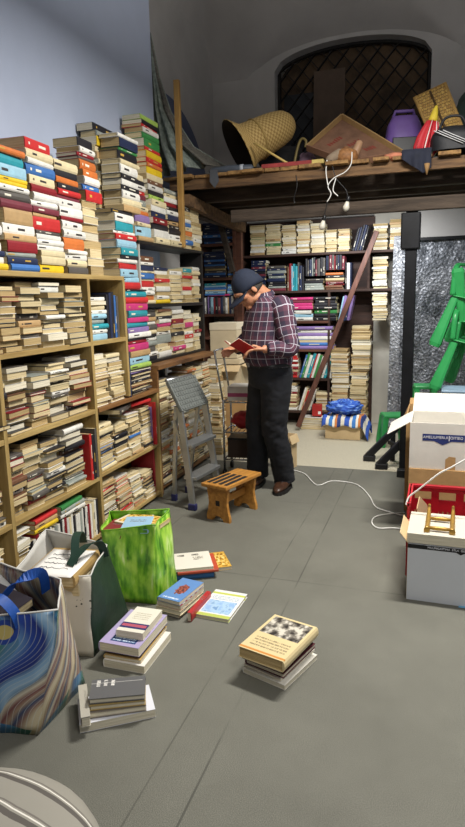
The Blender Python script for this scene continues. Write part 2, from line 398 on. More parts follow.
E_ = furniture('bookcase', 'dark bookcase with blue spined books behind the cream cartons', (-2.35, 6.6, 0))
ZE = [.5, .98, 1.23, 1.62, 1.98]
parts(E_, 'shelf', [((-2.50, FY-.05, z-.03), (-2.11, FB, z))for z in ZE], M_REDW)
parts(E_, 'upright', [((-2.125, FY-.05, 0), (-2.09, FB, 2.2)), ((-2.515, FY-.05, 0), (-2.49, FB, 2.2))], M_REDW)
# ------------------------------------------------------------------ books
MAXBOOKS = 262          # shelf books built as single things; floor, bag and held books come on top of these
SPEC = []               # every shelf book: dict(M, L, W, Th, col, page, stand, label, group, area)
ORD = 'lowest second third fourth fifth sixth seventh eighth ninth tenth eleventh twelfth thirteenth fourteenth fifteenth sixteenth seventeenth eighteenth nineteenth twentieth'.split()
ORD += ['twenty-'+w for w in 'first second third fourth fifth sixth seventh eighth ninth'.split()]
def book_geo(mc, mp, L, W, Th, ci, pi_, lab=None, stand=False, hard=None, rnd=random):
    """spine at +x, long side along y, lying flat, base at z=0"""
    hard = rnd.random() < .45 if hard is None else hard
    bt = .0025 if hard else .0012; ov = .003 if hard else .0006
    bulge = min(.006, Th*.18) if hard else .0015
    def mp_(v):
        v = Vector(v); return Vector((v.x, v.z-Th/2, v.y+L/2)) if stand else v
    x0, x1, y = -W/2, W/2, L/2
    prof = [(x0,0),(x1-.002,0),(x1+bulge*.6,Th*.2),(x1+bulge,Th*.5),(x1+bulge*.6,Th*.8),(x1-.002,Th),(x0,Th),(x0,Th-bt),(x1-.005,Th-bt),(x1-.004,bt),(x0,bt)]
    vs = [mp_((a, yy, b)) for yy in (-y, y) for a, b in prof]; n = len(prof)
    fs = [(i, (i+1) % n, n+(i+1) % n, n+i) for i in range(n)]
    mc.add(vs, fs, ci)
    e = [(0,10,9,1),(1,9,2),(2,9,3),(3,9,8,4),(4,8,5),(5,8,7,6)]
    mc.add([mp_((a, yy, b)) for yy in (-y, y) for a, b in prof], [tuple(q[::-1]) for q in e]+[tuple(n+k for k in q) for q in e], ci)
    if lab is not None:
        kind = rnd.random(); segs = [(-.25+rnd.uniform(-.1,.1), rnd.uniform(.12,.3))] if kind < .5 else [(-.34, .05), (rnd.uniform(-.1,.2), rnd.uniform(.15,.35))]
        for c0, h in segs:
            ya, yb = (c0-h/2)*L, (c0+h/2)*L; q = .0006
            za, zb = Th*.38, Th*.62
            mc.add([mp_(p) for p in ((x1+bulge*.85+q,ya,za),(x1+bulge*.85+q,yb,za),(x1+bulge+q,yb,Th/2),(x1+bulge+q,ya,Th/2),(x1+bulge*.85+q,yb,zb),(x1+bulge*.85+q,ya,zb))], [(0,1,2,3),(3,2,4,5)], lab)
    px0 = x0+ov
    vs = [mp_(p) for p in ((px0,-y+ov,bt),(x1-.004,-y+ov,bt),(x1-.004,y-ov,bt),(px0,y-ov,bt),(px0,-y+ov,Th-bt),(x1-.004,-y+ov,Th-bt),(x1-.004,y-ov,Th-bt),(px0,y-ov,Th-bt))]
    mp.add(vs, [(0,3,2,1),(4,5,6,7),(0,1,5,4),(1,2,6,5),(2,3,7,6),(3,0,4,7)], pi_)
LABM = {'light': M_LABEL_L, 'dark': M_LABEL_D, 'gold': M_LABEL_O}
def labmat(col, rnd): return M_LABEL_D if col in 'ywcaTl' else (M_LABEL_O if rnd.random() < .3 else M_LABEL_L)
def real_book(s):
    rnd = random.Random(s['seed'])
    t = thing('book', s['label'], 'book', group=s['group']); t.matrix_world = s['M']
    mc, mp = MB(), MB(); book_geo(mc, mp, s['L'], s['W'], s['T'], 0, 0, 1 if s['lab'] else None, s['stand'], s.get('hard'), rnd)
    mc.obj('cover', [COVER[s['col']], labmat(s['col'], rnd)], t); mp.obj('pages', PAGES[s['page']], t)
    return t
def spec(M, L, W, Th, col, page, desc, group, stand=False, hide=False, lab=True, hard=None):
    lab = lab and (len(SPEC)*7) % 10 < 6
    c = M.translation; c = Vector((c.x, c.y, c.z+(L/2 if stand else Th/2)))
    d = (c-EYE).length; u, v = proj(c)
    if not (-12 < u < 477): hide = True
    SPEC.append(dict(M=M, L=L, W=W, T=Th, col=col, page=page, label=desc, group=group, stand=stand, lab=lab, hard=hard, hide=hide,
                     area=(L*Th if abs(M[0][0]) > .6 or stand else W*Th)/(d*d)*(.7 if u < 4 else 1), seed=len(SPEC)*17+3))
def parse(s):
    out = []
    for w in s.split():
        pg = w[0] == '-'; w = w.lstrip('-'); out.append((w[0], float(w[1:]), pg))
    return out
def place_word(i, n):
    if i == 0: return 'bottom'
    if i == n-1: return 'topmost'
    if i < n/2: return ORD[i]+' from bottom'
    return ORD[n-1-i]+' from top'
SIDE_GROUP = {}
def col_side(y0, y1, xf0, xf1, z0, items, where, group, W=None, hide=False, pxc=None, jit=.012, seed=0):
    """a pile of flat books against the left wall; items: (colour, px height or metres, pages_out)"""
    rnd = random.Random(seed*31+5); z = z0; n = len(items); yc = (y0+y1)/2; H = sum(i[1] for i in items); acc = 0
    for i, (c, h, pg) in enumerate(items):
        f = acc/max(H, 1e-6); xf = xf0+(xf1-xf0)*f; acc += h
        if pxc is not None:
            p0 = proj((xf, yc, z)); p1 = proj((xf, yc, z+.05)); Th = h*.05/(p0[1]-p1[1])
        else: Th = h
        L = (y1-y0)*(rnd.uniform(.88, 1.0) if not pg else rnd.uniform(.78, 1.0)); w = W or rnd.uniform(.125, .16)
        xx = xf-w/2+rnd.uniform(-jit, jit*.6); yy = yc+rnd.uniform(-.5, .5)*((y1-y0)-L)+rnd.uniform(-.004, .004)
        ang = (PI if pg else 0)+(rnd.uniform(-.05, .05) if not pg else rnd.uniform(-.09, .09))
        M = T(xx, yy, z+.0004) @ Rz(ang)
        page = rnd.choice((0, 1, 1, 1, 2, 2) if pg else (0, 0, 1, 1, 1, 2)); nm = CNAME[c]
        lb = f"{'pages-outward book' if pg else nm+' spined book'}, {place_word(i, n)} of {where}"
        spec(M, L, w, Th-.0008, c, page, lb, group, hide=hide, lab=not pg)
        z += Th
    return z
def auto_items(z0, z1, seed, pal='wcTskBGsRw', pg=.85, tmin=.013, tmax=.034):
    rnd = random.Random(seed); out = []; z = z0
    while True:
        t = rnd.uniform(tmin, tmax)
        if z+t > z1: break
        out.append((rnd.choice(pal), t, rnd.random() < pg)); z += t
    return out
def Yat(px, py, xf=-1.85): return onX(px, py, xf).y
GT = 'books piled on top of the long pine bookcase'
def top_col(pl, pr, py, s, where, xf0=-1.86, xf1=-1.9, z0=None, group=GT, seed=0):
    y0, y1 = Yat(pl, py, xf0), Yat(pr, py, xf0)
    return col_side(y0, y1-.004, xf0, xf1, ZS[4] if z0 is None else z0, parse(s), where, group, pxc=1, seed=seed)
top_col(-26, 7, 265, 'y7 w7 n6 w9 c8 w10 w9 c8 w8 T10 w9', 'the pale pile nearest the camera', seed=1)
top_col(8, 39.5, 265, 'b7 n7 G5 R11 T7 w10 T15 m9 s9 w6 y4 y5 a12 t11 o7', 'the pile topped by an orange spine', seed=2)
top_col(40, 66.5, 265, 'y8 c8 c6 w5 w6 w5 s4 r13 T4 m6 w6 w8 R8 c9 b11 w6 c9 r11', 'the pile crowned by a fat red book', seed=3)
top_col(67, 89.5, 265, 's7 c7 w6 w4 o12 w8 w9 R4 w9 w8 m4 r6 k6 o6 k7 c10', 'the third pile, with an orange book amid', seed=4)
z4 = top_col(90, 106, 265, '-c9 -w8 -c9 -c8 -T9 -c8 -w8 -c8 -c7', 'the narrow pile with pages outward', seed=5)
top_col(90, 106, 265, 'r11 b6 w8 o7 o10 s3 R4 w6 k9', 'the short pile atop the narrow page-edged pile', xf0=-1.89, xf1=-1.93, z0=z4, seed=6)
GM = 'books on the low pine bookcase'
zm = col_side(3.50, 3.81, -1.87, -1.88, BT, [(c, .011+.004*(i % 3), i % 2 == 0) for i, c in enumerate('kskBTkwskvk')], 'the dark magazine pile', GM, W=.22, seed=9)
zt = col_side(3.50, 3.82, -1.875, -1.89, zm, parse('l5 a7 T6 p7 R3 k3 w5 v5 t5 p5 t7 p7 r6 t6 k2'), 'the tall teal and magenta tower', GM, W=.14, pxc=1, seed=10)
zt = col_side(3.46, 3.73, -1.89, -1.91, zt, parse('r7 a5 a8 r6 w4 k4 t7 a8 r6 w3 t9 w8 k4'), 'the tall teal middle tower', GM, W=.135, pxc=1, seed=16)
col_side(3.58, 3.84, -1.905, -1.92, zt, parse('T6 c7 w8 k5 w6 k5 w9 c5 k9 g3 n9 w4'), 'the black and white tower crown', GM, W=.135, pxc=1, seed=17)
zr = col_side(3.56, 3.83, -2.06, -2.065, BT, auto_items(BT, 2.28, 71, 'cTwG', .9, .03, .05), 'the rear tower', GM, W=.11, seed=7, hide=True)
col_side(3.56, 3.83, -2.06, -2.065, zr, [('c', .03, False), ('T', .04, False), ('c', .035, False), ('y', .055, False), ('G', .035, False), ('k', .045, False)], 'the highest pile, against the blue wall', GM, W=.115, seed=8)
M_ = T(-1.93, 3.452, BT+.0005); spec(M_ @ Rz(0), .29, .16, .012, 'n', 0, 'navy upright book beside the teal and magenta tower', GM, stand=True, lab=False)
GD = 'books piled on top of the black shelved bookcase'
def Dy(px, py): return Yat(px, py, DF)
col_side(3.88, 4.12, -1.97, -2.03, DT, parse('T5 a10 c4 v8 o4 c5 G7 m5 r4 w6 k5 c6'), 'the short pile above the grey side panel', GD, pxc=1, seed=11)
col_side(4.13, 4.40, -1.96, -2.03, DT, parse('c6 w8 k6 R6 n6 w6 c6 l4 k5 w6 B4 c6 y7 o4 r5 y7 r4 g8 g6 w5 r3 k4 l5'), 'the pile topped by green spines', GD, pxc=1, seed=12)
col_side(4.41, 4.66, -1.965, -2.0, DT, parse('c6 w6 k5 k4 T5 n5 w5 k4 R4 w5 c4 G4'), 'the middle pile above the black shelves', GD, pxc=1, seed=13)
col_side(4.67, 4.87, -1.965, -1.98, DT, parse('-c4 b5 -c4 o5 c4 b4 w4 -c4 -w4 k3 w3 w3'), 'the pile with blue and orange spines', GD, pxc=1, seed=14)
col_side(4.88, 5.08, -1.96, -1.98, DT, parse('-c4 -c4 w4 -c4 -T4 c4 -c4 -w4 -c4 -c4'), 'the pile at the far end', GD, pxc=1, seed=15)
GDS = 'books in the black shelved bookcase'
for k, (ya, yb, s) in enumerate(((3.91, 4.15, 'c4 o5 w4 w4 r6 c2 b6 c2 n6 w3 B6'), (4.16, 4.42, 'y4 w4 -c4 w5 -c4 r4 -c4 w4 n3'), (4.43, 4.68, '-y4 -c4 -w4 -c4 c4 -w4 -c4 w4'),
                                 (4.69, 4.88, '-c4 -c4 -w4 r4 -c4 -w4 r3 -c3 t4'), (4.89, 5.05, '-c4 -w4 -c4 -c4 w3 -c4 -r4 c4 w4'))):
    col_side(ya, yb, -1.985, -1.99, 1.37, parse(s), f'{ORD[k] if k else "first"} upper pile behind the grey panel', GDS, pxc=1, seed=20+k)
for k, (ya, yb, s) in enumerate(((3.91, 4.15, 'k4 w4 s6 G5 w4 k3 c4 s5 w4 T4 s5 s4'), (4.16, 4.42, 'w6 c4 -w4 G8 w4 -c4 p4 w4 k3 -c4 B3'), (4.43, 4.68, 'c4 p4 -w5 -c5 k4 -c4 -w4 R5 -c5 w4'),
                                 (4.69, 4.88, '-c4 -w5 -c4 r4 w3 -c4 p5 -c4 -w4 -c4'), (4.89, 5.05, '-c4 -c5 -w4 -c4 R3 -c4 -w4 c4 -c4'))):
    col_side(ya, yb, -1.985, -1.99, CT+.02, parse(s), f'{ORD[k] if k else "first"} lower pile behind the grey panel', GDS, pxc=1, seed=30+k)
# ---- bays of the long pine bookcase
def bay(edges_px, py, zrow, ztop, where, group, seed, pal='wcTskBGskRw', pg=.8, tops=None, xf=-1.86, tmin=.013, tmax=.034, hide=False):
    n = len(edges_px)-1; rnd = random.Random(seed)
    for k in range(n):
        y0, y1 = Yat(edges_px[k], py), Yat(edges_px[k+1], py)
        top = ztop-(tops[k] if tops else rnd.uniform(.01, .06))
        col_side(y0+.002, y1-.003, xf+rnd.uniform(-.02, .006), xf-.01, zrow, auto_items(zrow, top, seed*13+k, pal, pg, tmin, tmax),
                 f'{("first","second","third","fourth","fifth")[k]} pile on {where}', group, seed=seed*7+k, hide=hide, jit=.032)
G3 = 'books on the topmost shelf of the long pine bookcase'
bay([-22, 2, 23, 46, 67, 88], 320, ZS[3], ZS[4]-.025, 'the topmost pine shelf', G3, 41, tops=(.01, .03, .02, .015, .02), tmin=.018, tmax=.037)
G2 = 'books on the middle shelf of the long pine bookcase'
bay([-14, 9, 34, 53, 72, 93], 400, ZS[2], ZS[3]-.025, 'the pine shelf below topmost', G2, 42, tops=(.05, .03, .10, .03, .02), tmin=.013, tmax=.036)
G1 = 'books on the lower shelf of the long pine bookcase'
bay([12, 30, 49, 69, 90], 480, ZS[1], ZS[2]-.025, 'the pine shelf above the bags', G1, 43, tops=(.04, .03, .05, .02), tmin=.014, tmax=.034)
y9 = Yat(91, 470)
for k, (c, th, h) in enumerate((('r', .022, .27), ('k', .026, .26), ('s', .02, .29))):
    spec(T(-1.925, y9+.018+k*.029, ZS[1]+.0005), h, .15, th, c, 1, f'{CNAME[c]} upright book beside the piles above the bags', G1, stand=True)
bay([-24, -8, 4], 480, ZS[1], ZS[2]-.025, 'the pine shelf beyond the divider', G1, 44, tops=(.08, .1))
G0 = 'books on the bottom shelf of the long pine bookcase'
bay([-30, -8, 9], 560, ZS[0], ZS[1]-.025, 'the bottom shelf beyond the divider', G0, 45, tops=(.06, .05), pal='wcw')
bay([16, 34], 560, ZS[0], ZS[1]-.025, 'the bottom shelf behind the white bag', G0, 46, tops=(.03,), pal='wcw', pg=.9)
yy = Yat(35, 560); rnd = random.Random(91); k = 0
while yy < 2.98:
    th = rnd.uniform(.012, .026); c = 'kwRwcwkwwGw'[k % 11]; h = rnd.uniform(.19, .215)
    spec(T(-1.93, yy+th/2, ZS[0]+.0005), h, .14, th-.001, c, 1, f'{CNAME[c]} spined upright book, {ORD[min(k, 28)]} along the bottom pine shelf', G0, stand=True); yy += th+.0012; k += 1
for k, (pl, pr, c, z) in enumerate(((37, 60, 'y', .268), (37, 60, 'T', .292), (37, 60, 'r', .316), (64, 88, 'w', .268), (64, 88, 'G', .29), (64, 86, 'g', .312))):
    y0, y1 = Yat(pl, 540), Yat(pr, 540)
    spec(T(-1.93, (y0+y1)/2, z) @ Rz(.03*(k % 3-1)), (y1-y0), .15, .023, c, 1, f'{CNAME[c]} book lying across the upright row on bottom shelf', G0)
# narrow bays
GN = 'books in the narrow bays of the pine bookcase'
col_side(3.04, 3.24, -1.87, -1.88, ZS[3], parse('a6 w5 t5 G5 a5 w4 c5 -c4 w4'), 'the narrow bay under the top', GN, pxc=1, seed=50)
for k, (c, th, h, a) in enumerate((('k', .025, .26, 0), ('n', .02, .27, 0), ('k', .03, .275, 0), ('b', .02, .255, 0), ('s', .022, .25, 0))):
    spec(T(-1.95, 3.265+k*.029, ZS[3]+.0005), h, .15, th, c, 1, f'{CNAME[c]} upright book, {ORD[k] if k else "first"} in the narrow pine bay', GN, stand=True)
col_side(3.04, 3.22, -1.865, -1.88, ZS[2], auto_items(ZS[2], 1.10, 77, 'wcwT', .9, .015, .03), 'the near pile in narrow bay', GN, seed=51)
col_side(3.225, 3.405, -1.865, -1.88, ZS[2], auto_items(ZS[2], 1.09, 78, 'wcwcs', .9, .014, .028), 'the far pile in narrow bay', GN, seed=52)
# low pine bookcase
GB1 = 'books on the upper shelf of the low pine bookcase'
for k, (ya, yb, top) in enumerate(((3.05, 3.24, .70), (3.245, 3.43, .66), (3.435, 3.60, .68), (3.605, 3.76, .70))):
    z = col_side(ya, yb, -1.865, -1.88, .40, auto_items(.40, top, 120+k, 'wcwcTbk', .8, .014, .034), f'the {("first","second","third","fourth")[k]} pile inside low bookcase', GB1, seed=60+k)
spec(T(-1.94, 3.36, .715) @ Rz(.25), .27, .17, .028, 's', 1, 'dark grey book lying across the piles inside low bookcase', GB1)
spec(T(-1.95, 3.62, .715) @ Rz(-.1), .24, .17, .022, 'r', 1, 'red book lying on the piles inside low bookcase', GB1)
spec(T(-1.93, 3.785, .4005), .30, .16, .02, 'r', 1, 'tall red upright book against the low bookcase side', GB1, stand=True)
spec(T(-1.95, 3.764, .4005), .27, .16, .018, 'v', 1, 'violet upright book beside the tall red one', GB1, stand=True)
GB0 = 'books on the bottom shelf of the low pine bookcase'
for k, (ya, yb, top) in enumerate(((3.05, 3.24, .34), (3.245, 3.43, .31), (3.435, 3.60, .28), (3.605, 3.77, .25))):
    col_side(ya, yb, -1.865, -1.89, .05, auto_items(.05, top, 140+k, 'wcwcTGkr', .85, .013, .03), f'the {("first","second","third","fourth")[k]} pile at low bookcase foot', GB0, seed=70+k)
spec(T(-1.97, 3.79, .0505), .31, .18, .022, 'R', 1, 'dark red binder at the foot of the low bookcase side', GB0, stand=True, lab=False)
# brown topped bookcase
GC = 'books in the brown topped bookcase'
cy = 3.89; k = 0; rnd = random.Random(5)
while cy < 4.98:
    w = rnd.uniform(.15, .21); w = min(w, 5.005-cy); rows = (.06, .9)
    col_side(cy, cy+w-.004, -1.875+rnd.uniform(-.02, .01), -1.88, .06, auto_items(.06, .895-rnd.uniform(.01, .07), 160+k, 'wcTwckskBGo', .75, .016, .036), f'the {("first","second","third","fourth","fifth","sixth","seventh","eighth")[k]} pile behind the stepladder', GC, seed=80+k, jit=.02)
    cy += w; k += 1
GL = 'books lying at the end of the brown topped bookcase'
col_side(5.06, 5.22, -1.82, -1.85, 0, auto_items(0, .84, 199, 'wcTcw', .95, .02, .036), 'the pile past the brown topped bookcase', GL, seed=90)

# ---- wall bookcase under the loft (faces the camera, spines toward -y)
GF = 'books in the wall bookcase under the loft'
def col_back(px0, px1, py, z0, z1, seed, pal, pg, where, tmin=.016, tmax=.032, yf=None, W=.17, tilt=0):
    yf = FY+.01 if yf is None else yf; rnd = random.Random(seed); x0 = onY(px0, py, yf).x; x1 = onY(px1, py, yf).x; z = z0; its = auto_items(z0, z1, seed, pal, pg, tmin, tmax)
    for i, (c, t, p) in enumerate(its):
        L = (x1-x0)*rnd.uniform(.86, .99); w = W*rnd.uniform(.85, 1)
        M = T((x0+x1)/2+rnd.uniform(-.006, .006), yf+w/2+rnd.uniform(-.008, .012), z+.0004) @ Rz((-PI/2 if not p else PI/2)+rnd.uniform(-.04, .04))
        spec(M, L, w, t-.0008, c, rnd.choice((0, 1, 1, 2)), f"{'pages-outward book' if p else CNAME[c]+' spined book'}, {place_word(i, len(its))} of {where}", GF, lab=not p); z += t
def row_back(px0, px1, py, z0, pal, seed, where, hmin=.2, hmax=.27, yf=None, lean=0.0, tmin=.014, tmax=.032):
    yf = FY+.01 if yf is None else yf; rnd = random.Random(seed); x0 = onY(px0, py, yf).x; x1 = onY(px1, py, yf).x; x = x0; k = 0
    while True:
        t = rnd.uniform(tmin, tmax)
        if x+t > x1: break
        h = rnd.uniform(hmin, hmax); c = pal[k % len(pal)]
        M = T(x+t/2+(h/2*abs(math.sin(lean)) if lean < 0 else 0), yf+.08, z0+.0006+(t/2*abs(math.sin(lean)))) @ Ry(lean) @ Rz(-PI/2)
        spec(M, h, .15, t-.001, c, 1, f'{CNAME[c]} spined upright book, {ORD[min(k, 28)]} in {where}', GF, stand=True); x += t/max(.5, math.cos(lean)); k += 1
z5, z6 = ZF[5], ZF[6]
for k, (a, b, top) in enumerate(((250, 265, 2.17), (265.5, 281, 2.17), (281.5, 296, 2.15), (296.5, 310, 2.19), (310.5, 325, 2.15), (325.5, 337, 2.08), (337.5, 350, 2.07))):
    col_back(a, b, 240, z6, top, 300+k, 'cwTcwg' if k < 2 else 'cwTcw', .8, f'the {ORD[k] if k else "first"} pile on the loft bookcase top')
row_back(352, 364, 240, z6, 'knknk', 310, 'the slanting dark row above', .22, .26, lean=.25)
for k, (a, b, top) in enumerate(((373, 388, 2.11), (389, 405, 2.14))): col_back(a, b, 236, z6, top, 320+k, 'cwTw', .9, f'the {("near","far")[k]} pile behind the black pole')
for k, (a, b, lo, top, pal) in enumerate(((251, 266, z5, 1.79, 'nksmn'), (267, 286, z5, 1.74, 'ksmnkG'), (325, 344, z5, 1.65, 'mpokBR'), (304, 324, z5, 1.60, 'skGk'))):
    col_back(a, b, 275, lo, top, 330+k, pal, .05, f'the {ORD[k] if k else "first"} dark pile on the fifth shelf')
row_back(287, 305, 280, z5, 'BRattsnkR', 340, 'the upright row on the fifth shelf', .24, .29)
row_back(305, 325, 268, 1.605, 'ksnGkms', 341, 'the row atop grey pile', .16, .19)
row_back(326, 345, 268, 1.66, 'nkmsRk', 342, 'the row atop pink pile', .13, .15)
row_back(345, 352, 280, z5, 'kwns', 343, 'the upright row beside the diagonal bar', .25, .28)
col_back(372, 388, 272, z5, 1.79, 344, 'wcTGw', .75, 'the pile before the upper pier')
z4_ = ZF[4]
col_back(247, 268, 310, z4_, 1.40, 349, 'Rkmnp', .1, 'the maroon pile behind the man')
col_back(290, 313, 308, z4_, 1.25, 350, 'wwaw', .1, 'the white pile on the fourth shelf', .025, .04)
col_back(290, 313, 300, 1.262, 1.41, 351, 'pwpm', .1, 'the pink pile on the fourth shelf', .025, .04)
col_back(314, 337, 308, z4_, 1.41, 352, 'kkkg', .05, 'the black pile on the fourth shelf', .025, .042)
row_back(338, 350, 308, z4_, 'avbnv', 353, 'the blue leaning row', .24, .27, lean=.2)
col_back(372, 388, 300, 1.14, 1.42, 354, 'cwTcw', .95, 'the pile by the pier')
z3_ = ZF[3]
col_back(290, 334, 340, z3_, 1.09, 360, 'wbvwbaw', .1, 'the blue and white pile', .025, .038)
z2_ = ZF[2]
col_back(283, 298, 365, z2_, .80, 370, 'rwrcRw', .2, 'the red pile behind the man')
row_back(299, 327, 365, z2_, 'bgwtrwgw', 371, 'the leaning row with green spines', .24, .28, lean=.3)
row_back(329, 335, 365, z2_, 'ww', 372, 'the short row', .26, .28, lean=.15)
z1_ = ZF[1]
col_back(283, 297, 398, z1_, .48, 380, 'wcwRc', .3, 'the low pile behind the man')
row_back(298, 312, 398, z1_, 'wcrwc', 381, 'the leaning row near the floor', .22, .26, lean=.3)
col_back(315, 332, 398, z1_, .40, 382, 'wcwc', .8, 'the low pile beside the diagonal bar')
col_back(300, 326, 420, 0, .14, 383, 'wcwT', .85, 'the pile on the pale floor', yf=6.30)
GP = 'paperback piles standing before the pier'
for k, (a, b, lo, top, yf) in enumerate(((331, 349, 0, .60, 6.42), (350, 367, 0, .62, 6.43), (330, 349, .60, .86, 6.43), (351, 371, .62, 1.09, 6.44))):
    col_back(a, b, 390 if k < 2 else 345, lo, top, 390+k, 'cTcwTc', .96, f'the {("near foot","far foot","near upper","far upper")[k]} pile before the pier', yf=yf, tmin=.018, tmax=.03)
# ---- bookcase behind the cartons
def colE(z0, z1, seed, pal, where): col_back(203, 226, 260, z0, z1, seed, pal, .05, where, yf=FY-.03, tmin=.018, tmax=.03); col_back(226.5, 238, 260, z0, z1-.03, seed+1, pal, .05, where+' inner end', yf=FY-.03)
colE(1.98, 2.2, 400, 'nkbn', 'the dark top pile behind the cartons')
colE(1.62, 1.9, 402, 'nkbsn', 'the dark second pile behind the cartons')
colE(1.43, 1.585, 404, 'btbba', 'the blue pile behind the cartons')
row_back(203, 238, 320, 1.23, 'nwkvnaRkmnswT', 406, 'the upright row behind the cartons', .17, .19, yf=FY-.03)
spec(T(-2.3, FY+.05, 1.424) @ Rz(-PI/2), .24, .16, .018, 'p', 1, 'magenta book lying on the upright row behind the cartons', GF)

# ---- the largest become single things, the rest one mass
vis = [s for s in SPEC if not s['hide']]
vis.sort(key=lambda s: -s['area'])
chosen = set(id(s) for s in vis[:MAXBOOKS])
seen = {}
for s in vis[:MAXBOOKS]:
    real_book(s)
mc, keys = MB(), list(PAL)
for s in SPEC:
    if id(s) in chosen: continue
    a, b = MB(), MB(); rnd = random.Random(s['seed'])
    book_geo(a, b, s['L'], s['W'], s['T'], keys.index(s['col']), len(keys)+s['page'], (len(keys)+3+(0 if s['col'] not in 'ywcaTl' else 1)) if s['lab'] else None, s['stand'], s.get('hard'), rnd)
    for q in (a, b): q.xf(s['M']); mc.add(q.v, q.f, 0); mc.mi[-len(q.f):] = q.mi
def fixed(name, col, var=.1): return mat(name, col, .6, 0, var, 20)
o = mc.obj('books', [COVER[k] for k in keys]+PAGES+[M_LABEL_L, M_LABEL_D]); o['kind'] = 'stuff'
tag(o, 'smaller tightly packed books filling the far shelves and gaps', 'books')
print('BOOKS', len(SPEC), len(vis), 'smallest area', vis[min(len(vis), MAXBOOKS)-1]['area']*610*610)
# ------------------------------------------------------------------ books lying on the floor
def jacket(name, base, fn):
    """printed cover drawn in the cover's own UV frame; fn(nt, x, y) -> colour socket"""
    nt = NT(name); nt.b.inputs['Roughness'].default_value = .4
    uv = nt.n('ShaderNodeUVMap'); uv.uv_map = 'UVMap'; sp = nt.n('ShaderNodeSeparateXYZ'); nt.l(uv.outputs[0], sp.inputs[0])
    out = fn(nt, uv.outputs[0], sp.outputs[0], sp.outputs[1], lin(base)); nt.l(out, nt.b.inputs['Base Color']); return nt.m
def M2(nt, op, a, b=None):
    m = nt.n('ShaderNodeMath', operation=op)
    for i, q in enumerate((a, b)):
        if q is None: continue
        if isinstance(q, (int, float)): m.inputs[i].default_value = q
        else: nt.l(q, m.inputs[i])
    return m.outputs[0]
def rect(nt, x, y, x0, x1, y0, y1):
    a = M2(nt, 'MULTIPLY', M2(nt, 'GREATER_THAN', x, x0), M2(nt, 'LESS_THAN', x, x1))
    b = M2(nt, 'MULTIPLY', M2(nt, 'GREATER_THAN', y, y0), M2(nt, 'LESS_THAN', y, y1)); return M2(nt, 'MULTIPLY', a, b)
def mixc(nt, fac, a, b):
    m = nt.n('ShaderNodeMix', data_type='RGBA'); nt.l(fac, m.inputs['Factor'])
    for s, q in (('A', a), ('B', b)):
        if isinstance(q, tuple): m.inputs[s].default_value = q
        elif isinstance(q, str): m.inputs[s].default_value = lin(q)
        else: nt.l(q, m.inputs[s])
    return m.outputs['Result']
def nz(nt, uv, sc, stops, det=5, vec=(1,1,1)):
    mp = nt.n('ShaderNodeMapping'); mp.inputs['Scale'].default_value = vec; nt.l(uv, mp.inputs[0])
    n = nt.n('ShaderNodeTexNoise', Scale=sc, Detail=float(det)); nt.l(mp.outputs[0], n.inputs['Vector']); return ramp(nt, n.outputs['Fac'], stops).outputs[0]
def marks(nt, uv, x, y, x0, x1, y0, y1, lines, col, base):      # rows of small uneven ink marks, as on a blurred title
    n = nt.n('ShaderNodeTexNoise', Scale=1.0, Detail=2.0); mp = nt.n('ShaderNodeMapping'); mp.inputs['Scale'].default_value = (60, lines*3, 1)
    nt.l(uv, mp.inputs[0]); nt.l(mp.outputs[0], n.inputs['Vector'])
    row = M2(nt, 'LESS_THAN', M2(nt, 'FRACT', M2(nt, 'MULTIPLY', M2(nt, 'SUBTRACT', y, y0), lines/(y1-y0))), .5)
    f = M2(nt, 'MULTIPLY', M2(nt, 'MULTIPLY', rect(nt, x, y, x0, x1, y0, y1), row), M2(nt, 'GREATER_THAN', n.outputs['Fac'], .47))
    return mixc(nt, f, base, col)
def j_photo(nt, uv, x, y, b):
    c = marks(nt, uv, x, y, .12, .9, .14, .4, 4, '8a7a5c', b)
    c = mixc(nt, rect(nt, x, y, 0, 1, .02, .06), c, 'c2823a')
    return mixc(nt, rect(nt, x, y, .06, .94, .48, .96), c, nz(nt, uv, 7, [(.38, '2a2622'), (.5, '7d776c'), (.6, 'c9c3b4')]))
def j_lav(nt, uv, x, y, b):
    c = mixc(nt, rect(nt, x, y, .22, .85, .08, .26), b, '27406f'); return marks(nt, uv, x, y, .26, .8, .11, .24, 2, 'b9cbe0', c)
def j_small(nt, uv, x, y, b):
    c = mixc(nt, rect(nt, x, y, 0, 1, .12, .34), b, '2d2f62'); c = mixc(nt, rect(nt, x, y, .05, .95, .19, .29), c, 'b05468')
    return marks(nt, uv, x, y, .2, .8, .5, .8, 4, 'b5ad97', c)
def j_grey(nt, uv, x, y, b):
    c = marks(nt, uv, x, y, .08, .4, .1, .5, 3, 'd9d6cf', b); return mixc(nt, rect(nt, x, y, .22, .24, 0, .95), c, 'b9b7b2')
def j_crab(nt, uv, x, y, b):
    v = nt.n('ShaderNodeVectorMath', operation='DISTANCE'); nt.l(uv, v.inputs[0]); v.inputs[1].default_value = (.55, .5, 0)
    n = nt.n('ShaderNodeTexNoise', Scale=9.0); nt.l(uv, n.inputs['Vector'])
    f = M2(nt, 'LESS_THAN', M2(nt, 'ADD', v.outputs['Value'], M2(nt, 'MULTIPLY', n.outputs['Fac'], .22)), .33)
    c = mixc(nt, f, b, nz(nt, uv, 14, [(.4, '4a2630'), (.6, 'a85a48')])); return marks(nt, uv, x, y, .15, .85, .06, .16, 1, 'dfe6ee', c)
def j_map(nt, uv, x, y, b):
    c = mixc(nt, rect(nt, x, y, 0, 1, .84, .91), b, 'b9c052'); c = mixc(nt, rect(nt, x, y, 0, 1, .0, .1), c, 'b3bd5e'); c = marks(nt, uv, x, y, .1, .9, .64, .8, 3, '8fa6b8', c)
    return mixc(nt, rect(nt, x, y, .08, .92, .14, .6), c, nz(nt, uv, 5, [(.4, '8fb0d6'), (.52, 'aac6dc'), (.62, '6f93bd')]))
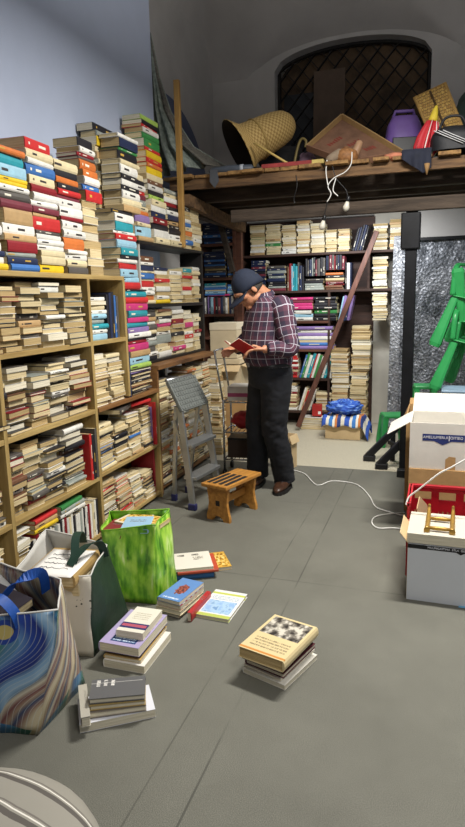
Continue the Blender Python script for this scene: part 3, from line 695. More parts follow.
def j_emblem(nt, uv, x, y, b):
    c = mixc(nt, rect(nt, x, y, .3, .5, .52, .8), b, nz(nt, uv, 22, [(.45, '26241f'), (.5, 'd8d2c2')])); return marks(nt, uv, x, y, .12, .24, .1, .9, 2, '6a665c', c)
def j_food(nt, uv, x, y, b): return mixc(nt, rect(nt, x, y, .1, .95, .1, .95), b, nz(nt, uv, 9, [(.36, '6a3a1c'), (.5, 'd2a438'), (.62, 'e6cf8a')]))
def j_stripe(nt, uv, x, y, b): return mixc(nt, M2(nt, 'LESS_THAN', M2(nt, 'FRACT', M2(nt, 'MULTIPLY', y, 5)), .45), b, 'b3232c')
def j_plain(nt, uv, x, y, b): return marks(nt, uv, x, y, .2, .8, .6, .8, 2, '6b675f', b)
FB = {}
def floor_book(label, A, Bc, Cc_, ztop, th, base, fn, spine='right', group=None, lo=None, hard=None, page=0):
    """A-B is the long edge, B-C the short edge of the upper face as seen in the photo at height ztop"""
    a, b, c = (onZ(*p, ztop) for p in (A, Bc, Cc_))
    L = (b-a).length; W = (c-b).length; yv = (b-a).normalized(); ctr = (a+c)/2
    sx = Vector((c-b)); sx = (sx-yv*sx.dot(yv)).normalized()
    ang = math.atan2(-yv.x, yv.y)
    if Rz(ang).to_3x3() @ Vector((1,0,0)) @ sx < 0: pass
    flip = 0 if spine == 'right' else PI
    z0 = ztop-th
    t = thing('book', label, 'book', (ctr.x, ctr.y, z0+.0004), ang+flip, group)
    key = base+fn.__name__
    if key not in FB: FB[key] = jacket('book jacket '+base+' '+fn.__name__, base, fn)
    mc, mp = MB(), MB(); book_geo(mc, mp, L, W, th-.001, 0, 0, None, False, hard, random.Random(len(label)))
    # printed face
    for i, f in enumerate(mc.f):
        mc.uv[i] = [((mc.v[k].x/W+.5) if not flip else (.5-mc.v[k].x/W), (mc.v[k].y/L+.5) if not flip else (.5-mc.v[k].y/L)) for k in f]
    mc.obj('cover', [FB[key]], t); mp.obj('pages', PAGES[page], t); return t
G_ = 'books in the pile in the middle of the floor'
def shifted(A, B_, C_, dx, dy): return tuple((p[0]+dx, p[1]+dy) for p in (A, B_, C_))
floor_book('white book at the bottom of the lone pile in the middle of the floor', (245,666), (279,638), (315.5,656), .020, .020, 'dcd8cc', j_plain, 'left', G_)
floor_book('thin white book second from the bottom of the lone floor pile', (246,662), (281,634), (313,650), .031, .011, 'd6d2c8', j_plain, 'left', G_)
floor_book('maroon book low in the lone pile in the middle of the floor', (248,657), (281,629), (313,645), .050, .019, '5c2a30', j_plain, 'left', G_)
floor_book('black and white spined book in the middle of the lone floor pile', (245,653), (280,622), (313,638), .064, .014, '2c2a2a', j_plain, 'right', G_)
floor_book('pale grey book beneath the tan one in the lone floor pile', (246,648), (280,618), (313,635), .084, .020, 'b4b2b0', j_plain, 'right', G_)
floor_book('tan book with a black and white photo on its cover, topping the lone floor pile', (240.6,644), (276.8,612.7), (315.5,628.7), .128, .044, 'd0bd8e', j_photo, 'right', G_, hard=True, page=2)
G_ = 'books in the lavender topped pile beside the white bag'
floor_book('big white book at the bottom of the lavender pile beside the white bag', (103,659), (133,626), (171,632), .033, .033, 'dddad2', j_plain, 'left', G_)
floor_book('thin tan book under the black one in the lavender pile', (105,653), (134,620), (166,627), .047, .014, 'b99a60', j_plain, 'left', G_)
floor_book('thin black book under the lavender one beside the white bag', (107,648), (136,616), (166,622), .062, .015, '232226', j_plain, 'right', G_)
floor_book('large lavender book with a blue title panel beside the white bag', (100,640), (131.6,608), (166,616), .100, .037, 'a89cc0', j_lav, 'left', G_, page=0)
floor_book('small white book with a purple band lying on the lavender book', (116,629), (137,606), (162,610), .132, .031, 'ddd8c8', j_small, 'left', G_)
G_ = 'books in the grey topped pile nearest the camera'
floor_book('wide white book under the grey pile nearest the camera', (79,725), (155,709), (149,684), .032, .032, 'd5d6dc', j_plain, 'left', G_)
floor_book('brownish book lying low in the grey pile nearest the camera', (88,713), (146,705), (145,685), .056, .023, '7d746a', j_plain, 'left', G_)
floor_book('thin tan edged book under the grey one nearest the camera', (90,706), (146,700), (145,681), .076, .019, 'a58d58', j_plain, 'left', G_)
floor_book('dark grey book with white title lettering, on top of the pile nearest the camera', (89.7,699), (145.6,694), (144.5,675), .098, .021, '5b5b5c', j_grey, 'left', G_)
t = floor_book('speckled pale book on edge of the grey pile, beside the painted bag', (79.5,718), (89,716), (88,683), .072, .038, 'a9a598', j_plain, 'left', G_)
G_ = 'books in the blue topped pile by the green bag'
floor_book('dark spined book at the bottom of the blue topped pile by green bag', (156,609), (181,590), (203,596), .018, .018, '4a4440', j_plain, 'left', G_)
floor_book('cream book low in the blue topped pile by the green bag', (157,605), (181,586), (203,592), .042, .023, 'cfc4a4', j_plain, 'left', G_)
floor_book('red and white striped book under the blue one by green bag', (158,599.5), (182,580.5), (203,586.5), .066, .023, 'd8cfc0', j_stripe, 'left', G_)
floor_book('blue book with a dark red creature on its cover, by green bag', (158,596), (183,577), (203,582.6), .086, .019, '5f86bd', j_crab, 'left', G_)
t = floor_book('red book leaning against the blue topped pile by the green bag', (187.5,612), (207,590.5), (210.5,591.5), .045, .043, 'a92c2c', j_plain, 'right', G_)
floor_book('single white book with a pale blue map cover lying on floor', (195,613), (216,588.5), (247,594.4), .018, .018, 'dcdcd8', j_map, 'left', None, page=0)
G_ = 'books in the farthest floor pile'
floor_book('blue book at the bottom of the farthest floor pile', (174,574.5), (215,571), (209,556), .034, .034, '2a5d94', j_plain, 'right', G_)
floor_book('orange red book in the middle of the farthest floor pile', (178,572.5), (219,568.5), (213,553), .052, .018, 'b3492f', j_plain, 'right', G_)
floor_book('white book with a small black emblem topping the farthest floor pile', (176,569.6), (214,566), (208,550.6), .067, .015, 'd9d4c6', j_emblem, 'left', G_)
floor_book('cookery book with a yellow picture cover lying past the farthest pile', (207,569), (231,566), (224,551), .018, .018, 'c79a3c', j_food, 'left', G_)

# ------------------------------------------------------------------ carrier bags
def bag_body(bot, top, n=10, nv=12, bulge=.02, crease=.012, seed=0, sag=None):
    """open soft bag from four bottom and four top corners (counter-clockwise), returns ring function"""
    rings = []
    for j in range(nv+1):
        v = j/nv; ring = []
        for s in range(4):
            for i in range(n):
                u = i/n; u2 = .5-.5*math.cos(PI*u) if False else u
                a = bot[s].lerp(bot[(s+1) % 4], u2); b = top[s].lerp(top[(s+1) % 4], u2)
                p = a.lerp(b, v)
                e = (bot[(s+1) % 4]-bot[s]); nrm = Vector((e.y, -e.x, 0)).normalized()
                q = math.sin(PI*u2)*math.sin(PI*min(1, v*1.05+.05))
                w = noise.noise(Vector((p.x*7+seed, p.y*7, p.z*6)))*crease*(.3+v)
                w2 = noise.noise(Vector((p.x*19+seed, p.y*19, p.z*15)))*crease*.45
                p = p+nrm*(bulge*q+w+w2)
                if sag: p.z += sag(s, u2)*v
                ring.append(p)
        rings.append(ring)
    return rings
def strap(mb, pts, w, t=.003, m=0, wide=(0,1,0)):
    fine = spline(pts, [1]*len(pts), 8)[0]; rings = []; W = Vector(wide).normalized()
    for i, p in enumerate(fine):
        tg = (fine[min(i+1,len(fine)-1)]-fine[max(i-1,0)]).normalized(); x = (W-tg*W.dot(tg))
        x = x.normalized() if x.length > .05 else tg.orthogonal().normalized(); y = x.cross(tg)
        rings.append([p+x*w/2+y*t/2, p-x*w/2+y*t/2, p-x*w/2-y*t/2, p+x*w/2-y*t/2])
    mb.loft(rings, m, True, False)
def bag_uv_mat(name, fn, rough=.35):
    nt = NT(name); nt.b.inputs['Roughness'].default_value = rough
    uv = nt.n('ShaderNodeUVMap'); uv.uv_map = 'UVMap'; nt.l(fn(nt, uv.outputs[0]), nt.b.inputs['Base Color']); return nt.m
def swirl(nt, uv):
    sp = nt.n('ShaderNodeSeparateXYZ'); nt.l(uv, sp.inputs[0]); x, y = sp.outputs[0], sp.outputs[1]
    n = nt.n('ShaderNodeTexNoise', Scale=1.7, Detail=1.0); nt.l(uv, n.inputs['Vector'])
    wv = M2(nt, 'ADD', M2(nt, 'MULTIPLY', M2(nt, 'SINE', M2(nt, 'MULTIPLY', y, 6.5)), .13), M2(nt, 'MULTIPLY', n.outputs['Fac'], .35))
    s1 = M2(nt, 'FRACT', M2(nt, 'MULTIPLY', M2(nt, 'ADD', x, wv), 1.45))                                  # upright waves
    s2 = M2(nt, 'FRACT', M2(nt, 'MULTIPLY', M2(nt, 'ADD', M2(nt, 'SUBTRACT', x, M2(nt, 'MULTIPLY', y, .75)), M2(nt, 'MULTIPLY', wv, .5)), 2.1))   # slanting bands
    cold = ramp(nt, s1, [(0, '6c96c2'), (.12, '2c4a9c'), (.26, '1d2f7c'), (.34, '7fa6c8'), (.42, '9dbad0'), (.5, '2f5f86'), (.6, '24584e'), (.7, '5f9070'), (.76, 'b3a75e'), (.82, '3c7560'), (.92, '5a86a8')]).outputs[0]
    warm = ramp(nt, s2, [(0, 'c4b692'), (.14, '8a7058'), (.24, '5b6a7c'), (.34, 'd0c5ac'), (.46, '7c4a4c'), (.56, 'a89078'), (.66, '3c4c6c'), (.76, '8f6f62'), (.88, 'cabc9c')]).outputs[0]
    k = M2(nt, 'GREATER_THAN', M2(nt, 'ADD', M2(nt, 'SUBTRACT', x, M2(nt, 'MULTIPLY', y, .55)), M2(nt, 'MULTIPLY', wv, .5)), .68)
    c = mixc(nt, k, cold, warm)
    low = M2(nt, 'LESS_THAN', y, M2(nt, 'ADD', .10, M2(nt, 'MULTIPLY', M2(nt, 'SINE', M2(nt, 'MULTIPLY', x, 5)), .07)))
    c = mixc(nt, low, c, ramp(nt, s2, [(0, 'b0a070'), (.3, '2c5a8a'), (.6, '4e86ae'), (.85, '2f6a58')]).outputs[0])
    v = nt.n('ShaderNodeVectorMath', operation='DISTANCE'); nt.l(uv, v.inputs[0]); v.inputs[1].default_value = (.60, .86, 0)
    c = mixc(nt, M2(nt, 'LESS_THAN', v.outputs['Value'], .10), c, '2a49a0'); c = mixc(nt, M2(nt, 'LESS_THAN', v.outputs['Value'], .06), c, 'd2bd72')
    fl = M2(nt, 'LESS_THAN', M2(nt, 'FRACT', M2(nt, 'MULTIPLY', M2(nt, 'ADD', s1, s2), 7)), .14); f2 = M2(nt, 'MULTIPLY', fl, .45)
    return mixc(nt, f2, c, 'cfd4cc')
def grass(nt, uv):
    a = nz(nt, uv, 2.6, [(.34, '356f1a'), (.47, '6aa828'), (.58, '98cc3c'), (.70, 'd8ecA0')], 4, (2.4, .9, 1))
    b = nz(nt, uv, 3, [(.5, (0,0,0,1)), (.68, (1,1,1,1))], 3, (1.4, 1, 1)); return mixc(nt, b, a, 'b5dc58')
def leaves(nt, uv):
    v = nt.n('ShaderNodeTexVoronoi', Scale=26.0); nt.l(uv, v.inputs['Vector'])
    n = nt.n('ShaderNodeTexNoise', Scale=2.4); nt.l(uv, n.inputs['Vector'])
    f = M2(nt, 'MULTIPLY', M2(nt, 'LESS_THAN', v.outputs['Distance'], .3), M2(nt, 'GREATER_THAN', n.outputs['Fac'], .6)); return mixc(nt, f, 'c9c2b2', '2f2a20')
M_SWIRL, M_GRASS, M_LEAF = bag_uv_mat('painted swirl print', swirl), bag_uv_mat('grass photo print', grass, .28), bag_uv_mat('beige bag with leaf print', leaves, .5)
M_BAGW = mat('white woven plastic', 'cfcdc6', .5, 0, .05, 12); M_BAGIN = mat('bag lining', 'c2c0ba', .6, 0, .05, 10)
M_DKGREEN = mat('dark green woven plastic', '24382a', .5, 0, .15, 14, .2, 40); M_BLUEST = mat('blue webbing', '1f4fa0', .5, 0, .12, 90); M_GRST = mat('dark green webbing', '1f3a30', .5, 0, .1, 60); M_GRRIM = mat('green piping', '78b030', .5)
def make_bag(name, label, bot, top, mats, sidemat, seed, bulge=.02, sag=None, crease=.012):
    base = (bot[0]+bot[2])/2
    t = thing(name, label, 'bag', (base.x, base.y, 0)); off = T(-base.x, -base.y, 0)
    rings = bag_body(bot, top, bulge=bulge, seed=seed, sag=sag, crease=crease); n = 40
    for s, (m, nm) in enumerate(zip(sidemat, ('front_panel', 'side_panel', 'rear_panel', 'side_panel'))):
        mb = MB(); rr = [[r[(s*10+i) % n] for i in range(11)] for r in rings]; nv = len(rr)-1
        mb.loft(rr, 0, False, True, False, uv=lambda i, j: ((s+j/10)*.9, i/nv)); mb.xf(off)
        solid(mb.obj(nm, [mats[m], M_BAGIN], t), .0025, 0)
    mb = MB(); mb.add([Vector(p)+Vector((0,0,.003)) for p in rings[0]], [list(range(n))], 0); mb.xf(off); mb.obj('base_panel', M_BAGIN, t)
    mb = MB(); mb.tube(rings[-1]+[rings[-1][0]], .0035, 5); mb.xf(off); mb.obj('rim', mats['rim'], t)
    return t, off, rings
V = lambda x, y, z: Vector((x, y, z))
# painted bag: front face toward the camera and a gusset toward the aisle
bot = [V(-1.66,1.40,.002), V(-1.20,1.47,.002), V(-1.205,1.76,.002), V(-1.66,1.76,.002)]
top = [V(-1.56,1.36,.41), V(-1.10,1.49,.455), V(-1.185,1.63,.475), V(-1.60,1.72,.47)]
t, off, rg = make_bag('carrier_bag', 'big shiny bag printed with blue, green and brown swirling bands', bot, top, dict(a=M_SWIRL, rim=M_BAGW), 'aaaa', 1, .025)
for pts, wd in ((((-1.22,1.455,.40), (-1.225,1.44,.455), (-1.27,1.43,.50), (-1.33,1.43,.475), (-1.37,1.43,.42), (-1.40,1.43,.37)), (.2,1,.2)), (((-1.25,1.64,.42), (-1.235,1.60,.51), (-1.28,1.53,.50), (-1.33,1.49,.44), (-1.40,1.50,.43), (-1.50,1.56,.47), (-1.55,1.62,.44)), (.5,1,.4))):
    mb = MB(); strap(mb, pts, .034, .003, wide=wd); mb.xf(off); mb.obj('handle', M_BLUEST, t)
# white bag with a dark green side
bot = [V(-1.60,1.86,.002), V(-1.257,1.915,.002), V(-1.30,2.28,.002), V(-1.60,2.26,.002)]
top = [V(-1.56,1.83,.34), V(-1.262,1.93,.345), V(-1.33,2.18,.36), V(-1.60,2.14,.42)]
t, off, rg = make_bag('carrier_bag', 'white bag with a dark green side and dark leaf print, full of books', bot, top, dict(a=M_LEAF, g=M_DKGREEN, w=M_BAGW, rim=M_BAGW), 'agww', 5, .015)
for pts, wd in (((V(-1.43,2.16,.37), V(-1.425,2.13,.43), V(-1.40,2.06,.435), V(-1.37,2.0,.39), V(-1.355,1.96,.368)), (1,.3,0)), ((V(-1.31,2.13,.33), V(-1.31,2.10,.40), V(-1.322,2.04,.425), V(-1.345,1.98,.40), V(-1.357,1.94,.370)), (1,.5,.3))):
    mb = MB(); strap(mb, pts, .034, .003, wide=wd); mb.xf(off); mb.obj('handle', M_GRST, t)
# green grass bag
bot = [V(-1.45,2.345,.002), V(-1.205,2.375,.002), V(-1.175,2.56,.002), V(-1.46,2.56,.002)]
top = [V(-1.42,2.30,.375), V(-1.185,2.375,.395), V(-1.215,2.58,.395), V(-1.52,2.53,.375)]
t, off, rg = make_bag('carrier_bag', 'glossy bag printed with bright green grass, full of books', bot, top, dict(a=M_GRASS, rim=M_GRRIM), 'aaaa', 9, .016)
# what the bags hold
GBG = 'books inside the carrier bags'
def bag_book(label, ctr, ang, L, W, th, base, fn, tilt=0, tx=0, group=GBG):
    key = base+fn.__name__
    if key not in FB: FB[key] = jacket('book jacket '+base+' '+fn.__name__, base, fn)
    t = thing('book', label, 'book', ctr, ang, group); t.rotation_euler = (tx, tilt, ang)
    mc, mp = MB(), MB(); book_geo(mc, mp, L, W, th, 0, 0, None, False, None, random.Random(len(label)))
    for i, f in enumerate(mc.f): mc.uv[i] = [((mc.v[k].x/W+.5), (mc.v[k].y/L+.5)) for k in f]
    mc.obj('cover', [FB[key]], t); mp.obj('pages', PAGES[1], t); return t
def fill(cx, cy, z1, ang, L, W, items, where):
    z = .012
    for k, (th, base) in enumerate(items):
        bag_book(f'{where}', (cx, cy, z), ang, L, W, th, base, j_plain); z += th+.001
    return z
z = .012
bag_book('thick tan book under the handwritten sheet in the white bag', (-1.415,1.985,.312), .15, .25, .20, .05, 'a98c58', j_plain)
bag_book('cream book lying beneath the tan one in the white bag', (-1.42,2.01,.262), .2, .25, .20, .048, 'd2c6a6', j_plain)
bag_book('pale pink edged book leaning at the dark green side of white bag', (-1.335,2.02,.262), .25, .15, .04, .03, 'c8a9a0', j_plain)
bag_book('deep bottom book seen below the others in the white bag', (-1.43,2.03,.12), .12, .21, .17, .14, '8a7a66', j_plain)
s = thing('paper_sheet', 'white sheet with handwritten lines lying on books in the white bag', 'paper', (-1.41,1.965,.3628), .15)
mb = MB(); mb.grid(lambda u, v: V((u-.5)*.19, (v-.5)*.25, .002*math.sin(u*5)*math.sin(v*4)+.002), 8, 8); solid(mb.obj('sheet', M_PAPER, s), .0006, 0)
rnd = random.Random(4)
mb = MB()
for k in range(4):
    y0 = .07-k*.042; pts = [V(-.07+q*.0058, y0+rnd.uniform(-.006, .009), .0042+.002*math.sin((q/24+.13)*5)*math.sin((.5+y0/.25)*4)) for q in range(rnd.randint(15, 23))]
    mb.tube(pts, .0011, 4)
mb.obj('handwriting', M_INK, s)
bag_book('black book with red title marks in the painted bag', (-1.40,1.55,.385), 1.4, .21, .16, .03, '24202a', j_plain, tilt=-.12, tx=.15)
bag_book('white covered magazine behind the black book in painted bag', (-1.46,1.62,.38), 1.3, .21, .15, .012, 'd8d8d6', j_plain, tilt=-.05, tx=.5)
bag_book('thick dark book at the bottom of the painted bag', (-1.42,1.57,.20), 1.45, .20, .14, .14, '3a3a40', j_plain)
bag_book('pale blue book lying on top in the green bag', (-1.31,2.43,.352), .3, .17, .13, .02, '8fb3cc', j_plain)
bag_book('white book with an orange patch lying in the green bag', (-1.36,2.50,.345), -.2, .16, .12, .022, 'ddd0b8', j_food)
bag_book('dark red book standing at the edge of the green bag', (-1.40,2.40,.33), .1, .17, .10, .03, '7a2a2c', j_plain)
bag_book('big yellowish atlas lying across the back of the green bag', (-1.27,2.50,.348), 1.5, .15, .10, .02, 'b9a458', j_food)
bag_book('thick brown book low in the green bag under the others', (-1.32,2.455,.20), .1, .14, .18, .13, '6d5a44', j_plain)

# ------------------------------------------------------------------ striped cushion at the camera's feet
def stripes(nt, uv):
    sp = nt.n('ShaderNodeSeparateXYZ'); nt.l(uv, sp.inputs[0]); x = sp.outputs[0]
    c = lin('8d897e')
    fr = M2(nt, 'FRACT', M2(nt, 'MULTIPLY', x, 5.0)); a = mixc(nt, M2(nt, 'LESS_THAN', fr, .16), c, '55504a')
    b = M2(nt, 'MULTIPLY', M2(nt, 'GREATER_THAN', fr, .3), M2(nt, 'LESS_THAN', fr, .35)); a = mixc(nt, b, a, '6b655e')
    b = M2(nt, 'MULTIPLY', M2(nt, 'GREATER_THAN', fr, .22), M2(nt, 'LESS_THAN', fr, .26)); return mixc(nt, b, a, 'dcd8cd')
M_STRIPE = bag_uv_mat('grey striped ticking', stripes, .85)
g = onZ(2, 850, .26)
t = thing('striped_pouf', 'grey floor pouf in striped fabric at the bottom edge of the view', 'pouf', (g.x-.10, g.y-.06, 0))
mb = MB()
def pouf(u, v):
    a = 2*PI*u; p = -PI/2+PI*v; c = math.cos(p); s = math.sin(p)
    r = .325*(abs(c)**.55); return V(r*math.cos(a)*1.05, r*math.sin(a), .14+.14*(abs(s)**.75)*(1 if s > 0 else -1)+.006*noise.noise(V(math.cos(a)*3, math.sin(a)*3, v*5)))
mb.grid(pouf, 48, 24, uv=True)
for i in mb.uv: mb.uv[i] = [(mb.v[k].y*2.0-mb.v[k].z*1.3+mb.v[k].x*.25+.5, mb.v[k].x) for k in mb.f[i]]
mb.obj('cover', M_STRIPE, t)
mb = MB(); mb.tube([V(.327*1.045*math.cos(a*PI/24), .326*math.sin(a*PI/24), .14) for a in range(49)], .006, 6); mb.obj('piping', mat('dark piping', '55504a', .8), t)

# ------------------------------------------------------------------ stepladder
foot = onZ(193, 510); ang = math.radians(-8)
t = thing('stepladder', 'folding aluminium stepladder with a ribbed grey top plate, before the books', 'stepladder', (foot.x, foot.y, 0), ang)
# local: y along the treads, -x toward the wall
W_ = .37
for y in (0, W_):
    mb = MB(); a, b = V(0, y, .03), V(-.085, y+(.02 if y == 0 else -.02), .70); mb.beam(a, b, .022, .045, r=.004, up=(1,0,0)); mb.obj('front_rail', M_ALU, t)
    mb = MB(); mb.bbox((-.03, y-.018, 0), (.028, y+.018, .045), .006); mb.obj('foot', M_NAVYPL, t)
    yb = .12 if y == 0 else W_-.06
    mb = MB(); mb.beam(V(-.22, yb, .03), V(-.12, y+(.03 if y == 0 else -.03), .70), .018, .028, r=.003, up=(1,0,0)); mb.obj('rear_rail', M_ALU, t)
    mb = MB(); mb.bbox((-.24, yb-.015, 0), (-.20, yb+.015, .05), .005); mb.obj('foot', M_NAVYPL, t)
    mb = MB(); mb.beam(V(-.035, y+.015, .22), V(-.135, y+.03 if y == 0 else y-.03, .60), .006, .014, up=(1,0,0)); mb.obj('stay', M_ALU, t)
for z in (.215, .435):
    f = z/.70; x = -.085*f
    mb = MB(); mb.bbox((x-.045, .012, z-.012), (x+.055, W_-.012, z+.012), .004)
    for k in range(5): mb.box((x-.035+k*.018, .02, z+.012), (x-.027+k*.018, W_-.02, z+.0145))
    mb.obj('tread', M_ALU, t)
mb = MB(); Mp = T(-.12, W_/2, .63) @ Ry(math.radians(-42))
# plate lies along local -x/up
mb.bbox((-.03, -W_/2-.01, -.012), (.0, W_/2+.01, .012), .004, 0, Ry(0) @ T(0,0,0)); mb.v = []; mb.f = []; mb.mi = []; mb.sm = []
Mp = T(-.065, W_/2, .665) @ Ry(math.radians(62))
mb.bbox((-.225, -W_/2+.005, -.014), (.0, W_/2-.005, .014), .006, 0, Mp)
for i in range(7):
    for j in range(11): mb.bbox((-.225+i*.032, -W_/2+.018+j*.031, .013), (-.202+i*.032, -W_/2+.040+j*.031, .019), .003, 0, Mp)
mb.obj('top_plate', M_GPLA, t)
mb = MB(); mb.tube([Mp @ V(-.235, -W_/2+.02, -.01), Mp @ V(-.235, W_/2-.02, -.01)], .012, 8); mb.obj('hinge_bar', M_ALU, t)

# ------------------------------------------------------------------ little wooden step stool
c = [onZ(*p, .25) for p in ((205,481), (225,488), (258,473), (238,468))]
ctr = (c[0]+c[1]+c[2]+c[3])/4; d = ((c[2]-c[1])+(c[3]-c[0])).normalized()
t = thing('step_stool', 'low honey pine step stool with black grip strips, by the man', 'stool', (ctr.x, ctr.y, 0), math.atan2(d.y, d.x))
LS, WS = .40, .20
mb = MB(); mb.bbox((-LS/2, -WS/2, .225), (LS/2, WS/2, .25), .006); mb.obj('seat', M_STOOL, t)
for sx in (-1, 1):
    poly = [(-.085,.224), (-.075,.16), (-.07,.12), (-.078,.07), (-.09,.03), (-.09,0), (-.045,0), (-.035,.018), (-.012,.032), (.012,.032), (.035,.018), (.045,0), (.09,0), (.09,.03), (.078,.07), (.07,.12), (.075,.16), (.085,.224)]
    mb = MB(); x = sx*(LS/2-.05); mb.prism(poly, x-.011, x+.011, 'x'); mb.obj('leg_panel', M_STOOL, t)
    mb = MB(); mb.bbox((x+.0111*sx-.001, -.016, .10), (x+.0111*sx+.001, .016, .135), .0009); mb.obj('slot', M_BLKSH, t)
mb = MB(); mb.bbox((-LS/2+.062, -.012, .10), (LS/2-.062, .012, .15), .004); mb.obj('stretcher', M_STOOL, t)
for k in range(4):
    mb = MB(); mb.bbox((-.17, -.085+k*.045, .2502), (.06, -.06+k*.045, .253), .001); mb.obj('grip_strip', M_STICK, t)

# ------------------------------------------------------------------ cream cartons, trolley and its load
def carton(name, label, lo, hi, rotz, m, flaps=(), group=None, wall=.006, top=False, mflap=None, cat='box'):
    """open cardboard box with thin walls, a floor and hinged flaps; flaps: (side, length, angle)"""
    lo, hi = Vector(lo), Vector(hi); c = (lo+hi)/2; sx, sy, h = hi.x-lo.x, hi.y-lo.y, hi.z-lo.z
    t = thing(name, label, cat, (c.x, c.y, lo.z), rotz, group); a, b = sx/2, sy/2; w = wall
    mb = MB()
    mb.box((-a,-b,0), (a,b,w)); mb.box((-a,-b,w), (a,-b+w,h)); mb.box((-a,b-w,w), (a,b,h)); mb.box((-a,-b+w,w), (-a+w,b-w,h)); mb.box((a-w,-b+w,w), (a,b-w,h))
    if top: mb.box((-a+w,-b+w,h-w), (a-w,b-w,h))
    mb.obj('body', m, t)
    for s, ln, an in flaps:
        f = MB()
        if s in 'fb': f.bbox((-a,0,-.002), (a,ln,.002), .0015)
        else: f.bbox((-b,0,-.002), (b,ln,.002), .0015)
        R_ = {'f': PI, 'b': 0, 'l': PI/2, 'r': -PI/2}[s]; P_ = {'f': (0,-b,h+.002), 'b': (0,b,h+.002), 'l': (-a,0,h+.002), 'r': (a,0,h+.002)}[s]
        f.xf(T(*P_) @ Rz(R_) @ Rx(an)); f.obj('flap', mflap or m, t)
    return t
p0, p1 = onY(211, 372, 5.30), onY(233, 332, 5.30)
# the two archive boxes stand on a stack of flat cartons behind the trolley
zb = .50
cartA = carton('archive_box', 'cream archive box at the bottom, its flap ajar, behind the trolley', (-1.99,5.25,.50), (-1.70,5.53,.795), .05, M_CARDC, (('f', .10, -.5), ('r', .10, -.3)), mflap=M_CARDL)
t = carton('archive_box', 'tall cream archive box with a lid, by the man reading', (-1.99,5.27,.858), (-1.74,5.53,1.165), .05, M_CARDC, top=True)
mb = MB(); mb.bbox((-.130,-.135,.255), (.130,.135,.32), .004); mb.obj('lid', mat('pale cream card', 'dccfb4', .7, 0, .05, 8), t)
t = carton('archive_box', 'brown carton under the cream archive boxes', (-2.02,5.25,.0), (-1.66,5.55,.495), .02, M_CARD, top=True)
mb = MB(); mb.bbox((-.155,-.145,0), (.155,.145,.05), .004); tt = thing('box_lid', 'loose cream carton lid between the two archive boxes', 'box', (-1.865,5.40,.803), .05); mb.obj('lid', M_CARDC, tt)
# luggage trolley
tx, ty = -1.47, 4.56
t = thing('wire_trolley', 'chrome wire trolley loaded with bags behind the man', 'trolley', (tx, ty, 0), .1)
for x in (-.12, .17):
    for y in (-.12, .14): mb = MB(); mb.tube([V(x,y,.05), V(x,y,.62)], .009, 8); mb.obj('upright', M_STEEL, t)
for z in (.14, .36, .60):
    mb = MB(); mb.tube([V(-.12,-.12,z), V(.17,-.12,z), V(.17,.14,z), V(-.12,.14,z), V(-.12,-.12,z)], .007, 6)
    for k in range(7): mb.tube([V(-.08+k*.036,-.12,z), V(-.08+k*.036,.14,z)], .003, 5)
    mb.obj('wire_shelf', M_STEEL, t)
for x in (-.12, .17):
    for y in (-.12, .14): mb = MB(); mb.tube([V(x-.012,y,.03), V(x+.012,y,.03)], .028, 12); mb.obj('wheel', M_BLACK, t)
mb = MB(); mb.tube([V(-.12,-.12,.60), V(-.15,-.12,.8), V(-.18,-.12,1.0), V(-.18,.14,1.0), V(-.15,.14,.8), V(-.12,.14,.60)], .008, 8); mb.obj('handle', M_STEEL, t)
def lump(name, label, cat, c, r, m, seed, amp=.18, flat=.0, rot=0):
    t = thing(name, label, cat, (c[0], c[1], c[2]), rot); mb = MB()
    def fn(u, v):
        a = 2*PI*u; p = -PI/2+PI*v; d = V(math.cos(p)*math.cos(a), math.cos(p)*math.sin(a), math.sin(p))
        k = 1+amp*noise.noise(d*2.2+V(seed,0,0))+amp*.5*noise.noise(d*5+V(0,seed,0)); q = V(d.x*r[0]*k, d.y*r[1]*k, r[2]+d.z*r[2]*k); q.z = max(q.z, .001); return q
    mb.grid(fn, 40, 24); mb.obj('cloth', m, t); return t
M_REDCL = mat('red nylon', 'b3202c', .5, 0, .2, 14, .4, 26)
lump('nylon_bundle', 'crumpled red nylon bundle on the trolley behind the man', 'cloth', (tx+.03, ty+.01, .369), (.115,.10,.07), M_REDCL, 3)
t = carton('small_box', "white box with a pink band on the trolley's top shelf", (tx-.09,ty-.09,.609), (tx+.13,ty+.11,.72), .1, M_CARDW, top=True)
mb = MB(); mb.bbox((-.11,-.1005,.03), (.11,-.1015,.06), .0004); mb.obj('pink_band', mat('pink print', 'b5527a', .5), t)
t = carton('storage_box', 'dark brown box on the lowest shelf of the trolley', (tx-.10,ty-.09,.149), (tx+.14,ty+.12,.30), .1, mat('dark brown card', '3a2c24', .7, 0, .1, 8), top=True)
mb = MB(); mb.bbox((-.122,-.107,.145), (.122,.107,.16), .003); mb.obj('lid', M_BLACK, t)
t = carton('small_box', 'pale brown open carton on the floor behind the man\'s legs', (-1.25,4.72,0), (-1.10,4.87,.28), -.2, M_CARDL, (('f', .07, -1.9), ('r', .07, -1.2)))
